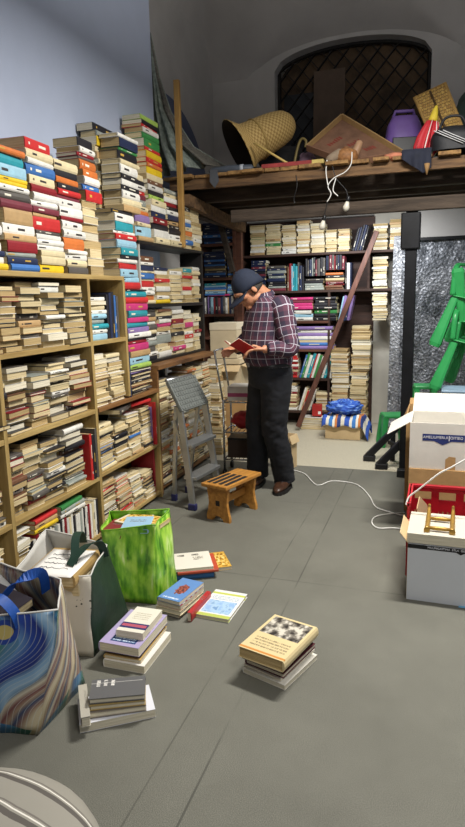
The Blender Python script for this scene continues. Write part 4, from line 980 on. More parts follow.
# ------------------------------------------------------------------ the man reading
MO = Vector((-1.12, 4.10, 0)); MTH = -math.radians(50)
MW = Matrix.Translation(MO) @ Rz(MTH); MI = MW.inverted()
def ml(px, py, Y): return MI @ onY(px, py, Y)
def mz(px, py, z=0): return MI @ onZ(px, py, z)
def limb(mb, pts, rs, n=14, squash=1.0, k=5): p, r = spline(pts, rs, k); mb.tube(p, r, n, squash=squash)
person = thing('person', 'man in cap, plaid shirt and black jeans, head bowed over a red book', 'person', MO, MTH)
M_SKIN = mat('skin', 'b98465', .5, 0, .08, 40, .05, 90, 'a56f52'); M_HAIR = mat('short grey hair', '4a443e', .9, 0, .2, 120, .6, 200)
M_DENIM = mat('black denim', '24262c', .85, 0, .35, 7, .35, 24, '141519'); M_CAP = mat('navy cotton', '1c2436', .85, 0, .15, 60, .15, 160)
M_SHOE = mat('brown leather', '4a3022', .4, 0, .25, 25, .1, 60); M_SOLE = mat('dark rubber sole', '1b1816', .7); M_BELT = mat('black leather', '141212', .4)
def plaid(nt, uv):
    sp = nt.n('ShaderNodeSeparateXYZ'); nt.l(uv, sp.inputs[0]); x, y = sp.outputs[0], sp.outputs[1]
    def band(c, per, a, b, off=0.0):
        f = M2(nt, 'FRACT', M2(nt, 'ADD', M2(nt, 'MULTIPLY', c, 1/per), off)); return M2(nt, 'MULTIPLY', M2(nt, 'GREATER_THAN', f, a), M2(nt, 'LESS_THAN', f, b))
    base = mixc(nt, M2(nt, 'MULTIPLY', M2(nt, 'ADD', band(x, .062, .5, 1.0), band(y, .062, .5, 1.0)), .5), lin('553040'), lin('2c2336'))
    ln = M2(nt, 'MAXIMUM', band(x, .062, .0, 0.06), band(y, .062, .0, .06)); c = mixc(nt, M2(nt, 'MULTIPLY', ln, .8), base, 'b9b6c0')
    return c
M_PLAID = bag_uv_mat('plum plaid cotton', plaid, .85)
hipL, hipR = V(.095, .02, .90), V(-.095, .02, .90)
aL = mz(285, 488, .0); aL.z = .09; tL = mz(271, 501, 0)
aR = mz(259, 483, 0); aR.z = .09; tR = mz(251, 490, 0)
kL = (hipL+aL)/2+V(.0, -.05, .0); kR = (hipR+aR)/2+V(0, -.03, 0)
shL, shR = V(.172, .03, 1.325), V(-.172, .015, 1.325)
elL, wrL = V(.252, .040, 1.070), V(.222, -.115, 1.065)
elR, wrR = V(-.235, -.05, 1.11), V(-.035, -.215, 1.055)
HD = T(0, -.150, 1.462) @ Rz(-.10) @ Rx(math.radians(44))
# ---- one continuous body: head, neck, trunk, arms and hands, legs
mb = MB()
mb.ball((0,.012,.03), (.074,.094,.09)); mb.ball((0,-.035,-.045), (.056,.060,.075)); mb.ball((0,-.078,-.098), (.026,.022,.020)); mb.ball((0,-.05,.0), (.066,.052,.05))
mb.ball((0,-.086,.022), (.045,.014,.012)); limb(mb, ((0,-.092,.008), (0,-.112,-.020), (0,-.118,-.034)), (.009,.012,.014), 8, k=3); mb.ball((.013,-.105,-.036), .009); mb.ball((-.013,-.105,-.036), .009)
mb.ball((0,-.093,-.062), (.024,.010,.006)); mb.ball((0,-.090,-.073), (.021,.010,.007))
for s in (1, -1): mb.ball((s*.048,-.062,-.02), (.02,.025,.02)); mb.ball((s*.074,.014,-.022), (.010,.020,.033), M=Rz(s*.35)); mb.ball((s*.045,.0,-.085), (.018,.04,.02))
mb.xf(HD)
limb(mb, (HD @ V(0,.035,-.03), HD @ V(0,.045,-.10), V(0,.0,1.38), V(0,.01,1.30)), (.058,.056,.062,.08))
limb(mb, ((0,.01,1.36), (0,.02,1.2), (0,.0,1.02), (0,.02,.88)), (.10,.12,.115,.10)); 
for sh, el, wr in ((shL, elL, wrL), (shR, elR, wrR)): limb(mb, (V(0,.01,1.34), sh, (sh+el)/2, el, (el+wr)/2, wr), (.06,.055,.045,.040,.036,.026))
for h, k, a in ((hipL, kL, aL), (hipR, kR, aR)): limb(mb, (V(0,.02,.93), h, k, a), (.085,.075,.055,.04))
def hand(wr, d, up, side, curl, thumb_up):
    """palm from the wrist along d; fingers curl toward -up; the thumb leaves the edge of the palm near its base"""
    d, up = Vector(d).normalized(), Vector(up).normalized(); lat = d.cross(up).normalized()*side; up = lat.cross(d)*side
    def P(a, b, c): return wr+d*a+lat*b+up*c
    limb(mb, (P(-.02,0,0), P(.02,0,0)), (.026,.028), 10)
    for b in (-.027, -.009, .009, .027): limb(mb, (P(.01,b*.7,0), P(.05,b,.002), P(.075,b*1.08,0)), (.014,.0125,.0105), 8, k=3)
    for b, ln in ((-.030,.062), (-.010,.078), (.010,.072), (.029,.056)):
        limb(mb, (P(.085,b,.0), P(.085+ln*.42,b*1.05,-ln*.12*curl), P(.085+ln*.75,b*1.03,-ln*.42*curl), P(.085+ln*.88,b,-ln*.72*curl)), (.0098,.0092,.0085,.0072), 8, k=3)
    limb(mb, (P(.015,-.026,0), P(.045,-.050,.012*thumb_up), P(.075,-.052,.026*thumb_up), P(.098,-.042,.030*thumb_up)), (.014,.0115,.0105,.0085), 8, k=3)
dL = V(.155,-.24,1.060)-wrL; hand(wrL, dL, V(0,.25,1), -1, 1.1, 1)
dR = V(.045,-.34,1.05)-wrR; hand(wrR, dR, V(.3,.15,1), 1, .8, 1)
body = fuse(mb.obj('body', M_SKIN, person), .0058, 5)
# ---- clothes
def wob(p, f, a, s=0): return a*noise.noise(Vector((p[0]*f+s, p[1]*f, p[2]*f)))
def torso_ring(z, cx, cy, a, b, n=40, wr_=.004):
    out = []
    for k in range(n):
        t = 2*PI*k/n; ct, st = math.cos(t), math.sin(t)
        x = cx+a*(abs(ct)**.85)*(1 if ct > 0 else -1); y = cy+b*(abs(st)**.9)*(1 if st > 0 else -1)
        p = V(x, y, z); w = wob((x, y, z*1.6), 9, wr_)+wob((x, y, z*2), 22, wr_*.5, 3); out.append(V(x+ct*w, y+st*w, z))
    return out
mb = MB(); zs = []
prof = [(.90,.0,.01,.155,.125), (.935,.0,.008,.172,.148), (.97,.0,.0,.180,.165), (1.03,.0,-.012,.182,.168), (1.10,.0,-.015,.184,.160), (1.18,.0,-.012,.190,.150), (1.26,.0,-.008,.198,.138), (1.32,.0,-.006,.196,.122), (1.365,.0,-.012,.165,.100), (1.395,.0,-.022,.115,.080), (1.415,.0,-.035,.078,.068)]
fine = []
for i in range(len(prof)-1):
    for q in range(4):
        s = q/4; s2 = s; fine.append(tuple(prof[i][j]*(1-s2)+prof[i+1][j]*s2 for j in range(5)))
fine.append(prof[-1]); rings = [torso_ring(*f) for f in fine]
mb.loft(rings, 0, False, True, uv=lambda i, j: (j/40*1.08, fine[i][0]))
def sleeve(sh, el, wr, seed):
    pts, rs = spline((sh+V(-.05 if sh.x > 0 else .05, 0, .012), sh, sh.lerp(el, .45), el, el.lerp(wr, .5), el.lerp(wr, .93)), (.070,.078,.072,.064,.054,.042), 6)
    r2 = [r*(1+.10*noise.noise(V(i*.9, seed, 0))) for i, r in enumerate(rs)]; n = 22; rg = []; x = None; ln = [0]
    for i, p in enumerate(pts):
        t = (pts[min(i+1,len(pts)-1)]-pts[max(i-1,0)]).normalized()
        if x is None: x = t.cross(V(0,1,0)).normalized()
        else: x = (x-t*x.dot(t)).normalized()
        y = t.cross(x); ring = []
        for k in range(n):
            a = 2*PI*k/n; q = p+(x*math.cos(a)+y*math.sin(a))*r2[i]; ring.append(q+(q-p)*wob(q, 24, .16, seed))
        rg.append(ring)
        if i: ln.append(ln[-1]+(pts[i]-pts[i-1]).length)
    mb.loft(rg, 0, True, True, uv=lambda i, j: (j/n*.40, ln[i]))
sleeve(shL, elL, wrL, 2.0); sleeve(shR, elR, wrR, 7.0)
shirt = mb.obj('shirt', M_PLAID, person)
mb = MB()       # collar folded over
cr = []
for i, (z, r1, dz) in enumerate(((1.392,.080,0), (1.425,.070,.0), (1.432,.074,0), (1.405,.092,0))):
    cr.append([V(r1*math.cos(2*PI*k/28)*1.0, -.040+r1*math.sin(2*PI*k/28)*.98, z+.018*math.sin(2*PI*k/28)) for k in range(28)])
mb.loft(cr, 0, False, True, uv=lambda i, j: (j/28*.45, i*.02)); o = mb.obj('collar', M_PLAID, shirt)
mb = MB()
for sh, el, wr in ((shL, elL, wrL), (shR, elR, wrR)):
    mb = MB(); d = (wr-el).normalized(); mb.tube([el.lerp(wr, .86), el.lerp(wr, .9), el.lerp(wr, .985)], [.041,.040,.036], 16); mb.obj('cuff', mat('dark plaid cuff', '2a2032', .85, 0, .3, 40), shirt)
mb = MB()
for k in range(6): mb.ball((.02, -.155-.006*k+.011*max(0, k-2)*1.2, 1.02+k*.055), (.006,.003,.006), n=8, k=5)
# trousers: pelvis and two legs welded into one surface, then creased
mb = MB()
tr = [torso_ring(z, 0, cy, a, b, 32, .002) for z, cy, a, b in ((.955,.005,.168,.140), (.93,.006,.170,.145), (.88,.015,.178,.150), (.82,.018,.180,.145), (.78,.015,.165,.12))]
mb.loft(tr, 0, True)
for h, k, a, s in ((hipL, kL, aL, 1), (hipR, kR, aR, 2)):
    lo = V(a.x, a.y, .045)
    limb(mb, (h+V(0,0,.0), h.lerp(k, .35), k, k.lerp(a, .5), lo+V(0,-.01,.06), lo), (.108,.108,.092,.086,.082,.080), 18)
tro = fuse(mb.obj('trousers', M_DENIM, person), .011, 4)
for v in tro.data.vertices:
    p = v.co; n_ = v.normal; f = .4+1.1*max(0, .35-p.z)+.8*math.exp(-((p.z-.48)/.07)**2)
    v.co = p+n_*(.010*f*noise.noise(V(p.x*11, p.y*11, p.z*19))+.005*f*noise.noise(V(p.x*26, p.y*26, p.z*40)))
mb = MB(); bl = [torso_ring(z, 0, .005, .176, .150, 40, 0) for z in (.932, .965)]; b2 = [torso_ring(z, 0, .005, .170, .144, 40, 0) for z in (.965, .932)]
mb.loft(bl+b2, 0, False, True); mb.obj('belt', M_BELT, person)
mb = MB(); mb.bbox((-.022,-.156,.930), (.022,-.148,.967), .003); mb.obj('belt_buckle', M_ALU, person)
# shoes
def shoe(a, tip):
    d = V(tip.x-a.x, tip.y-a.y, 0); L = .275; d.normalize(); s = V(-d.y, d.x, 0); heel = V(a.x, a.y, 0)-d*.075
    sh = bpy.data.objects.new('shoe', None); C.objects.link(sh); sh.parent = person
    def prof_(t): return .036+.012*math.sin(PI*min(1, t*1.2))+(.006 if .55 < t < .8 else 0)
    def hh(t): return .095 if t < .22 else .095-.045*min(1, (t-.22)/.38) if t < .6 else .05-.018*((t-.6)/.4)
    up, so = MB(), MB(); ru, rs_ = [], []
    for i in range(15):
        t = i/14; e = math.sqrt(max(.02, 1-((t-.5)/.505)**8)); w = prof_(t)*e; h = hh(t)*(.35+.65*e); c = heel+d*(L*t); ring = []
        for k in range(14):
            q = 2*PI*k/14; ring.append(c+s*(w*math.cos(q))+V(0,0,.022+max(-.004, h*.5*math.sin(q)+h*.42)))
        ru.append(ring); rs_.append([c+s*(w*1.08*x)+V(0,0,z) for x, z in ((-1,0),(1,0),(1,.024),(-1,.024))])
    up.loft(ru); so.loft(rs_, smooth=False); up.obj('upper', M_SHOE, sh); so.obj('sole', M_SOLE, sh)
    lc = MB()
    for k in range(4): c = heel+d*(L*(.46+k*.055)); z = .022+hh(.46+k*.055)*.93; lc.tube([c-s*.02+V(0,0,z-.008), c+V(0,0,z+.002), c+s*.02+V(0,0,z-.008)], .0025, 5)
    lc.obj('laces', M_BELT, sh)
shoe(aL, tL); shoe(aR, tR)
# cap, hair, glasses
cap = bpy.data.objects.new('cap', None); C.objects.link(cap); cap.parent = person
mb = MB(); rr = []
for i in range(11):
    a = PI/2*i/10*.985; rr.append([HD @ V(.088*math.cos(a)*math.cos(2*PI*k/32), .016+.108*math.cos(a)*math.sin(2*PI*k/32), -.002+.128*math.sin(a)**.9-.045*(1-math.sin(a))**2*max(0, math.sin(2*PI*k/32)-.1)) for k in range(32)])
mb.loft(rr); mb.obj('crown', M_CAP, cap)
mb = MB()
def vis_(u, v):
    a = (u-.5)*2.25; r0 = 1.0; x = .087*math.sin(a)*(1+.06*v); y = .016-.107*math.cos(a)-.094*v*math.cos(a*.72); z = .006-.010*v-.012*(math.sin(a)**2)*.6-.010*v*v
    return HD @ V(x, y, z)
mb.grid(vis_, 18, 6); solid(mb.obj('visor', M_CAP, cap), .004, 0)
mb = MB(); mb.ball(HD @ V(0,.016,.127), (.007,.007,.005), n=10, k=6); mb.obj('button', M_CAP, cap)
mb = MB(); rr = []
for z, a, b in ((.035,.078,.100), (.0,.0775,.0985), (-.03,.072,.092), (-.055,.060,.080)): rr.append([HD @ V(a*math.cos(t), .014+b*math.sin(t), z) for t in [(-.12+1.08*q/20)*PI for q in range(1, 20)]])
mb.loft(rr, 0, False, True, False); solid(mb.obj('hair', M_HAIR, person), .004, 1)
mb = MB()
for s in (1, -1):
    mb.tube([HD @ V(s*.079,.0,.002), HD @ V(s*.072,-.06,.004), HD @ V(s*.060,-.098,.002)], .0022, 5)
    mb.tube([HD @ V(s*(.032+.024*math.cos(t)), -.103+.004*abs(math.cos(t)), -.002+.019*math.sin(t)) for t in [2*PI*q/16 for q in range(17)]], .0018, 5)
mb.tube([HD @ V(-.010,-.104,.004), HD @ V(.010,-.104,.004)], .0018, 5)
mb.obj('glasses', M_BLKMET, person)
for s in (1, -1): mb = MB(); mb.ball(HD @ V(s*.031,-.083,.002), .0105, n=10, k=8); mb.obj('eye', mat('eye white', 'd8d2c8', .3), person)
# the open red paperback in his hands
bc = Vector((.118, -.272, 1.062)); Wb = MW @ bc
t = thing('book', 'small red paperback held open in the reading man\'s hands', 'book', Wb, 0)
t.matrix_world = MW @ T(*bc) @ Rz(.25) @ Rx(math.radians(-28))
cv, pg = MB(), MB()
for s, tilt in ((1, .62), (-1, .35)):
    Mh = Ry(-s*tilt)
    f = lambda a, b, c: Mh @ V(s*a, b, c)
    cv.loft([[f(a, b, c) for b, c in ((-.075,-.002), (.075,-.002), (.075,0), (-.075,0))] for a in (0, .045, .086)], 0, True, False)
    pg.loft([[f(a, b, c) for b, c in ((-.072,.0004), (.072,.0004), (.072,h), (-.072,h))] for a, h in ((.001,.004), (.02,.010), (.045,.009), (.082,.007))], 0, True, True)
cv.obj('cover', mat('red paperback cover', 'b01f26', .4), t); pg.obj('pages', PAGES[0], t)
# ------------------------------------------------------------------ loft platform of old timber
DZ = 2.37
lp = thing('loft_platform', 'rough timber loft deck of planks on joists, carried on a black pole', 'platform', (-.5, 5.6, 0)); lo_ = T(.5, -5.6, 0)
rnd = random.Random(12)
x = -2.16
while x < .95:
    w = rnd.uniform(.11, .17); y0 = 4.76+rnd.uniform(-.05, .03); mb = MB()
    mb.bbox((x, y0, DZ-.028), (x+w, min(6.74, 6.31 if x+w > -.37 else 6.74), DZ-rnd.uniform(0, .006)), .003); mb.xf(lo_); mb.obj('plank', M_PLNK, lp); x += w+(.006 if x < -1.3 else rnd.uniform(.012, .04))
mb = MB(); mb.bbox((-2.12,4.79,2.262), (1.0,4.83,DZ-.03), .004); mb.xf(lo_); mb.obj('front_fascia', M_OLDW, lp)
for y, z0, z1 in ((5.08,2.20,2.34), (5.50,2.21,2.34), (5.92,2.20,2.34), (6.30,2.21,2.34)):
    mb = MB(); mb.bbox((-2.15,y,z0), (-.38 if y > 6.2 else 1.0,y+.07,z1), .006); mb.xf(lo_); mb.obj('joist', M_OLDD, lp)
mb = MB(); mb.bbox((-1.62,4.84,1.995), (1.0,4.883,2.09), .008); mb.xf(lo_); mb.obj('girder', M_OLDD, lp)
mb = MB(); mb.bbox((-2.10,4.70,2.10), (-2.02,6.6,2.21), .006); mb.xf(lo_); mb.obj('side_beam', M_OLDD, lp)
mb = MB(); mb.beam(onY(186,200,4.75), onY(243,228,6.2), .06, .09); mb.xf(lo_); mb.obj('brace_beam', M_OLDW, lp)
p = onY(239.5,250,6.25)
mb = MB(); mb.bbox((p.x-.03,6.22,0), (p.x+.03,6.28,2.2), .004); mb.xf(lo_); mb.obj('post', M_REDW, lp)
mb = MB(); mb.beam(onY(220,222,6.2), onY(233,272,6.2), .05, .06, up=(0,1,0)); mb.xf(lo_); mb.obj('knee_brace', M_OLDD, lp)
bp_ = onY(405,400,4.93)
mb = MB(); mb.bbox((-.262,4.885,0), (-.178,4.965,2.06), .006); mb.xf(lo_); mb.obj('steel_post', M_BLKMET, lp)
mb = MB(); mb.bbox((-.296,4.862,1.725), (-.156,4.988,1.99), .01); mb.xf(lo_); mb.obj('post_collar', M_BLKMET, lp)
for k in range(3):
    mb = MB(); mb.bbox((-1.9+k*.62,4.80,DZ-.002), (-1.9+k*.62+.5,4.87,DZ+.012), .003); mb.xf(lo_)
a, b = onY(262,163,4.80), onY(324,156,4.80)
t = thing('painted_slat', 'flat red slat with a pale yellow end lying on the deck edge', 'slat', (a.x, 4.78, DZ+.0005))
mb = MB(); mb.bbox((0,0,0), (b.x-a.x-.09,.05,.03), .003); mb.obj('red_length', mat('faded red paint', '9c3a38', .7, 0, .25, 14), t)
mb = MB(); mb.bbox((b.x-a.x-.0895,0,0), (b.x-a.x,.05,.03), .003); mb.obj('yellow_end', mat('pale yellow paint', 'cbb469', .7, 0, .2, 14), t)
# upright pine pole at the deck's corner
t = thing('pine_pole', 'thin upright pine pole standing at the corner of the loft deck', 'pole', (-1.955, 4.63, 1.8))
mb = MB(); mb.bbox((-.022,-.018,.002), (.022,.018,1.23), .004); mb.obj('pole', M_POST, t)
# diagonal bar of the under-loft shelves
a, b = onY(376,230,6.22), onY(298,424,6.22)
t = thing('wooden_bar', 'long reddish wooden bar leaning diagonally across the wall bookcase', 'bar', (b.x, 6.22, 0))
mb = MB(); mb.beam(V(0,0,.04), V(a.x-b.x,.10,a.z), .05, .035, up=(0,1,0), r=.004); mb.obj('bar', wood('red brown bar', '6b4436', '452a22', (8,8,1), .55), t)
# cable with two unlit bulbs
t = thing('hanging_cable', 'tangled white cable with two unlit bulbs under the deck edge', 'cable', (-.82, 4.75, 2.05)); of = T(.82,-4.75,-2.05)
def at(px, py, Y=4.74): return onY(px, py, Y)
def curve(pts, k=6): return spline(pts, [1]*len(pts), k)[0]
for pts in (((352,152), (351,164), (345,172), (334,178), (328,186), (331,194), (327,202)), ((328,186), (326,172), (327,160)), ((336,178), (333,190), (338,196))):
    mb = MB(); mb.tube(curve([at(*p, Y=4.74) for p in pts]), .004, 6); mb.xf(of); mb.obj('cord', M_WCAB, t)
for (px, py) in ((348,200), (324,219)):
    c = at(px, py); mb = MB(); Mb = T(c.x, c.y, c.z) @ Ry(.25)
    mb.lathe([(.008,.03), (.013,.02), (.014,.0), (.012,-.012)], 12, 0, Mb); mb.xf(of); s_ = mb.obj('lamp_socket', M_BLACK, t)
    mb = MB(); mb.lathe([(.012,-.012), (.018,-.03), (.024,-.05), (.022,-.066), (.012,-.078), (.002,-.081)], 14, 0, Mb); mb.xf(of); mb.obj('bulb', mat('opal bulb glass', 'cfcabb', .3), s_)
mb = MB(); mb.tube(curve([at(331,160), at(336,178), at(346,190), at(348,200)]), .003, 5); mb.tube(curve([at(328,200), at(325,212), at(324,219)]), .003, 5); mb.xf(of); mb.obj('cord', M_BLACK, t)
mb = MB(); t2 = thing('dark_wire', 'thin dark wire hanging from the joists left of the bulbs', 'wire', at(296,175,4.79)); mb.tube([p-at(296,175,4.79) for p in curve([at(296,175,4.79), at(297,186,4.78), at(294,198,4.78), at(295,204,4.78)])], .003, 5); mb.obj('wire', M_BLACK, t2)

# ------------------------------------------------------------------ things stored on the loft
M_CURT = mat('grey green brocade', '9aa398', .85, 0, .3, 38, .4, 60, '68716a'); M_CURT2 = mat('patterned border', '7c766a', .85, 0, .4, 60, .4, 70, '3f4240')
t = thing('curtain', 'long grey green brocade curtain draped from the wall corner onto the deck', 'curtain', (-2.1, 4.8, DZ)); of = T(2.1, -4.8, -DZ)
Lf = [(150,32,4.735), (151,70,4.74), (153,110,4.78), (158,150,4.85), (163,176,4.9)]
Rt = [(151,33,4.735), (160,78,4.76), (171,112,4.85), (193,146,5.0), (226,166,5.12)]
def cz(L, v): q = v*4; i = min(3, int(q)); f = q-i; a, b = onY(*L[i]), onY(*L[i+1]); return a.lerp(b, f)
def cf(u, v):
    a, b = cz(Lf, v), cz(Rt, v); p = a.lerp(b, u); w = (b-a).length
    p.y += -.10*v*math.sin(u*PI)-.06*v*math.sin(u*22+3*v)*min(1, w*3); p.z = max(p.z, DZ+.004); return p
mb = MB(); mb.grid(cf, 60, 40); mb.xf(of); solid(mb.obj('drape', M_CURT, t), .005)
mb = MB(); mb.grid(lambda u, v: cf(.72+.26*u, v)+V(0,-.012,0), 16, 40); mb.xf(of); solid(mb.obj('border', M_CURT2, t), .004)
lump('cloth_heap', 'crumpled grey cloth heap at the curtain foot on the deck', 'cloth', (onY(225,160,5.15).x, 5.15, DZ), (.12,.10,.035), mat('grey cotton', '7a7f7f', .9, 0, .2, 12, .3, 30), 11, .3)
# folded grey umbrella
a, b = onY(208,168,4.84), onY(252,164,4.84)
t = thing('folded_umbrella', 'folded slate grey umbrella lying on the deck edge by the straw hat', 'umbrella', (a.x, 4.87, DZ+.001)); w = b.x-a.x
mb = MB(); mb.tube([V(0,0,.03), V(.03,0,.032), V(w*.5,0,.034), V(w*.95,.02,.03), V(w,.02,.028)], [.012,.027,.032,.03,.012], 14); mb.obj('canopy', mat('slate nylon', '4b525c', .5, 0, .15, 20), t)
mb = MB(); mb.tube([V(w,.02,.028), V(w+.10,.03,.026)], .012, 10); mb.obj('handle', M_BLACK, t)
mb = MB(); mb.tube([V(w*.70,.01,.033), V(w*.78,.012,.033)], .0335, 14); mb.obj('strap', mat('pale label', 'a8aeb6', .6), t)
t = thing('necktie', 'short grey cloth strip hanging over the deck edge', 'cloth', onY(214,176,4.735)); c = Vector(t.location)
mb = MB(); mb.prism([(p.x-c.x, p.z-c.z) for p in (onY(210,170,4.735), onY(217,169.5,4.735), onY(219,181,4.735), onY(215,188,4.735), onY(210,182,4.735))], -.006, .0, 'y'); mb.obj('strip', mat('slate cloth', '4a4d52', .85), t)
# straw hat lying on its side, hollow toward the camera's left
def weave(nt, uv):
    w1 = nt.n('ShaderNodeTexChecker', Scale=46.0); nt.l(uv, w1.inputs['Vector']); w1.inputs['Color1'].default_value = lin('b99d62'); w1.inputs['Color2'].default_value = lin('927640'); return w1.outputs['Color']
M_STRAW = bag_uv_mat('woven straw', weave, .8); M_HATSHADE = mat('hat inside shade', '2a2118', .9); HAT_SIDE = 1  # hat's inner face coloured dark brown to paint in the hollow's shade
hc = onY(258,150,5.0)
t = thing('straw_hat', 'large yellow woven straw hat lying on its side on the loft deck', 'hat', (hc.x, 5.02, DZ+.002))
Mh = T(-.10, 0, .165) @ Matrix.Scale(.96, 4) @ Rz(math.radians(34)) @ Ry(math.radians(64))
prof = [(.255,-.075), (.225,-.045), (.185,.0), (.178,.08), (.172,.16), (.160,.25), (.135,.33), (.085,.38), (.004,.395)]
def hat(u, v):
    q = v*(len(prof)-1); i = min(len(prof)-2, int(q)); f = q-i; r = prof[i][0]*(1-f)+prof[i+1][0]*f; z = prof[i][1]*(1-f)+prof[i+1][1]*f
    a = 2*PI*u; k = 1+.10*math.sin(a*2+.6)*max(0, 1-v*3)
    return Mh @ V(r*k*math.cos(a)*.90, r*k*math.sin(a)*1.05, z*1.15+.03*math.sin(a+1)*max(0, 1-v*2))
mb = MB(); mb.grid(hat, 56, 26, uv=True); zmin = min(v.z for v in mb.v); mb.xf(T(0,0,-zmin+.004)); q_ = mb.obj('straw_body', [M_STRAW, M_HATSHADE], t); s_ = q_.modifiers.new('s', 'SOLIDIFY'); s_.thickness = .006; s_.offset = 0; s_.material_offset = HAT_SIDE
Mh2 = T(0,0,-zmin+.004) @ Mh
mb = MB(); mb.tube([Mh2 @ V(.182*math.cos(2*PI*k/32)*.90, .182*math.sin(2*PI*k/32)*1.05, .10) for k in range(33)], .008, 6); mb.obj('hat_band', mat('raffia band', 'a58a50', .8), t)
a, b = onY(255,144,4.80), onY(290,155,4.80)
t = thing('bamboo_stick', 'pale bamboo stick resting across the straw hat', 'stick', (b.x, 4.80, DZ+.002))
mb = MB(); mb.tube([V(.02,.02,.008), V(-.03,.0,.03), V(a.x-b.x,-.03,a.z-DZ)], .009, 8); mb.obj('stick', mat('bamboo', 'c4a862', .5), t)
# dark bags and odds behind the hat
lump('duffel_bag', 'black bag slumped behind the straw hat on the loft', 'bag', (onY(282,120,5.6).x, 5.6, DZ), (.22,.14,.17), mat('black canvas', '1d1d20', .8, 0, .2, 12, .3, 24), 21, .2)
t = thing('walking_cane', 'bent cane handle poking up behind the straw hat', 'cane', (onY(297,118,5.3).x, 5.3, DZ)); mb = MB()
mb.tube(curve([V(-.04,0,.002), V(-.02,0,.14), V(.01,.0,.26), V(.04,0,.31), V(.075,0,.29), V(.07,0,.24)]), .011, 8); mb.obj('cane', mat('varnished cane', '8d7d4a', .4), t)
t = carton('tin_box', 'flat dark grey box behind the bamboo stick on the loft', (onY(286,140,5.2).x,5.16,DZ+.05), (onY(306,140,5.2).x,5.3,DZ+.11), .05, mat('dark grey tin', '33383c', .5), top=True); t.location.z = DZ+.001
lump('lilac_cloth', 'small lilac cloth bundle between the dark box and the leatherette case', 'cloth', (onY(307,140,5.32).x, 5.35, DZ), (.07,.06,.11), mat('lilac cloth', '8a7084', .85, 0, .25, 15), 31, .25)
# brown leatherette case lid leaning back on one corner
q = [onY(348,156,5.02), onY(404,147,5.16), onY(342,110,5.40), onY(307,141,5.20)]
t = thing('case_lid', 'square brown leatherette lid with red print, leaning back on one corner', 'lid', (q[0].x, 5.02, DZ+.001))
M_LEA = mat('brown leatherette board', '8a6650', .6, 0, .2, 10, .1, 40); M_LEAE = mat('raw board edge', 'b08f5e', .7)
c = Vector((q[0].x, 5.02, q[0].z)); q = [p-c for p in q]; dd = -min(p.z for p in q)+.012
q = [p+V(0,0,dd) for p in q]; nn = (q[1]-q[0]).cross(q[3]-q[0]).normalized(); nn = nn if nn.y > 0 else -nn
def lid_at(u, v, d=0): return q[0].lerp(q[1], u).lerp(q[3].lerp(q[2], u), v)+nn*d
mb = MB(); mb.grid(lambda u, v: lid_at(u, v), 8, 8, smooth=False); solid(mb.obj('panel', M_LEA, t), .006)
for k, (a_, b_) in enumerate((((0,0),(1,0)), ((1,0),(1,1)), ((1,1),(0,1)), ((0,1),(0,0)))):
    mb = MB(); mb.beam(lid_at(*a_, -.02), lid_at(*b_, -.02), .012, .05, up=nn); mb.v = [V(v.x, v.y, max(v.z, .001)) for v in mb.v]; mb.obj('rim', M_LEAE if k in (1, 2) else M_LEA, t)
rnd = random.Random(8); M_RPR = mat('red print', '8f3a30', .6)
for (u0, v0, n) in ((.30,.72,6), (.52,.50,5), (.62,.28,4)):
    mb = MB()
    for k in range(n):
        u1 = u0+k*.055; A = [lid_at(u1, v0, -.0045), lid_at(u1+.035, v0, -.0045), lid_at(u1+.035, v0+rnd.uniform(.05,.09), -.0045), lid_at(u1, v0+rnd.uniform(.05,.09), -.0045)]; mb.add(A, [(0,1,2,3)])
    mb.obj('red_print', M_RPR, t)
# odds in front of the case
t = thing('wooden_shoe_form', 'pale wooden shoe form leaning inside the tent shaped case', 'shoe form', (onY(352,140,4.98).x, 4.98, DZ+.002), .4)
mb = MB(); mb.tube([V(-.05,0,.03), V(-.02,0,.04), V(.02,0,.08), V(.045,0,.13), V(.06,0,.17), V(.062,0,.18)], [.016,.03,.034,.030,.026,.012], 14); mb.v = [V(v.x, v.y, max(v.z, .001)) for v in mb.v]; mb.obj('form', mat('pale turned wood', 'b08a6a', .5, 0, .12, 14), t)
t = thing('wicker_pot', 'round ribbed wicker pot on the deck edge before the case', 'basket', (onY(346,152,4.92).x, 4.92, DZ+.002))
mb = MB(); mb.lathe([(.06,0), (.085,.02), (.092,.055), (.080,.09), (.05,.108), (.02,.112)], 36); 
mb.v = [V(v.x*(1+.05*math.sin(math.atan2(v.y, v.x)*18)), v.y*(1+.05*math.sin(math.atan2(v.y, v.x)*18)), v.z) for v in mb.v]; mb.obj('pot', mat('orange brown wicker', 'a06f42', .65, 0, .25, 50), t)
mb = MB(); mb.lathe([(.022,.112), (.022,.125), (.004,.128)], 14); mb.obj('lid_knob', mat('wicker knob', '8a5c38', .6), t)
t = thing('leather_slipper', 'grey tan slipper beside the wicker pot on the deck edge', 'slipper', (onY(334,154,4.86).x, 4.86, DZ+.002), .5)
mb = MB(); mb.tube([V(-.06,0,.02), V(-.03,0,.035), V(.01,0,.055), V(.05,0,.085), V(.07,0,.095)], [.016,.032,.036,.030,.012], 14); mb.v = [V(v.x, v.y, max(v.z, .001)) for v in mb.v]; mb.obj('upper', mat('grey tan suede', '8f7d68', .8, 0, .12, 14), t)
mb = MB(); mb.bbox((-.08,-.03,0), (.06,.03,.008), .003); mb.obj('sole', M_SOLE, t)
lump('salmon_cloth', 'small salmon pink bundle on the deck near the striped bag', 'cloth', (onY(394,152,4.95).x, 4.95, DZ), (.075,.06,.03), mat('salmon cloth', 'c87f62', .8, 0, .12, 12), 41, .2)
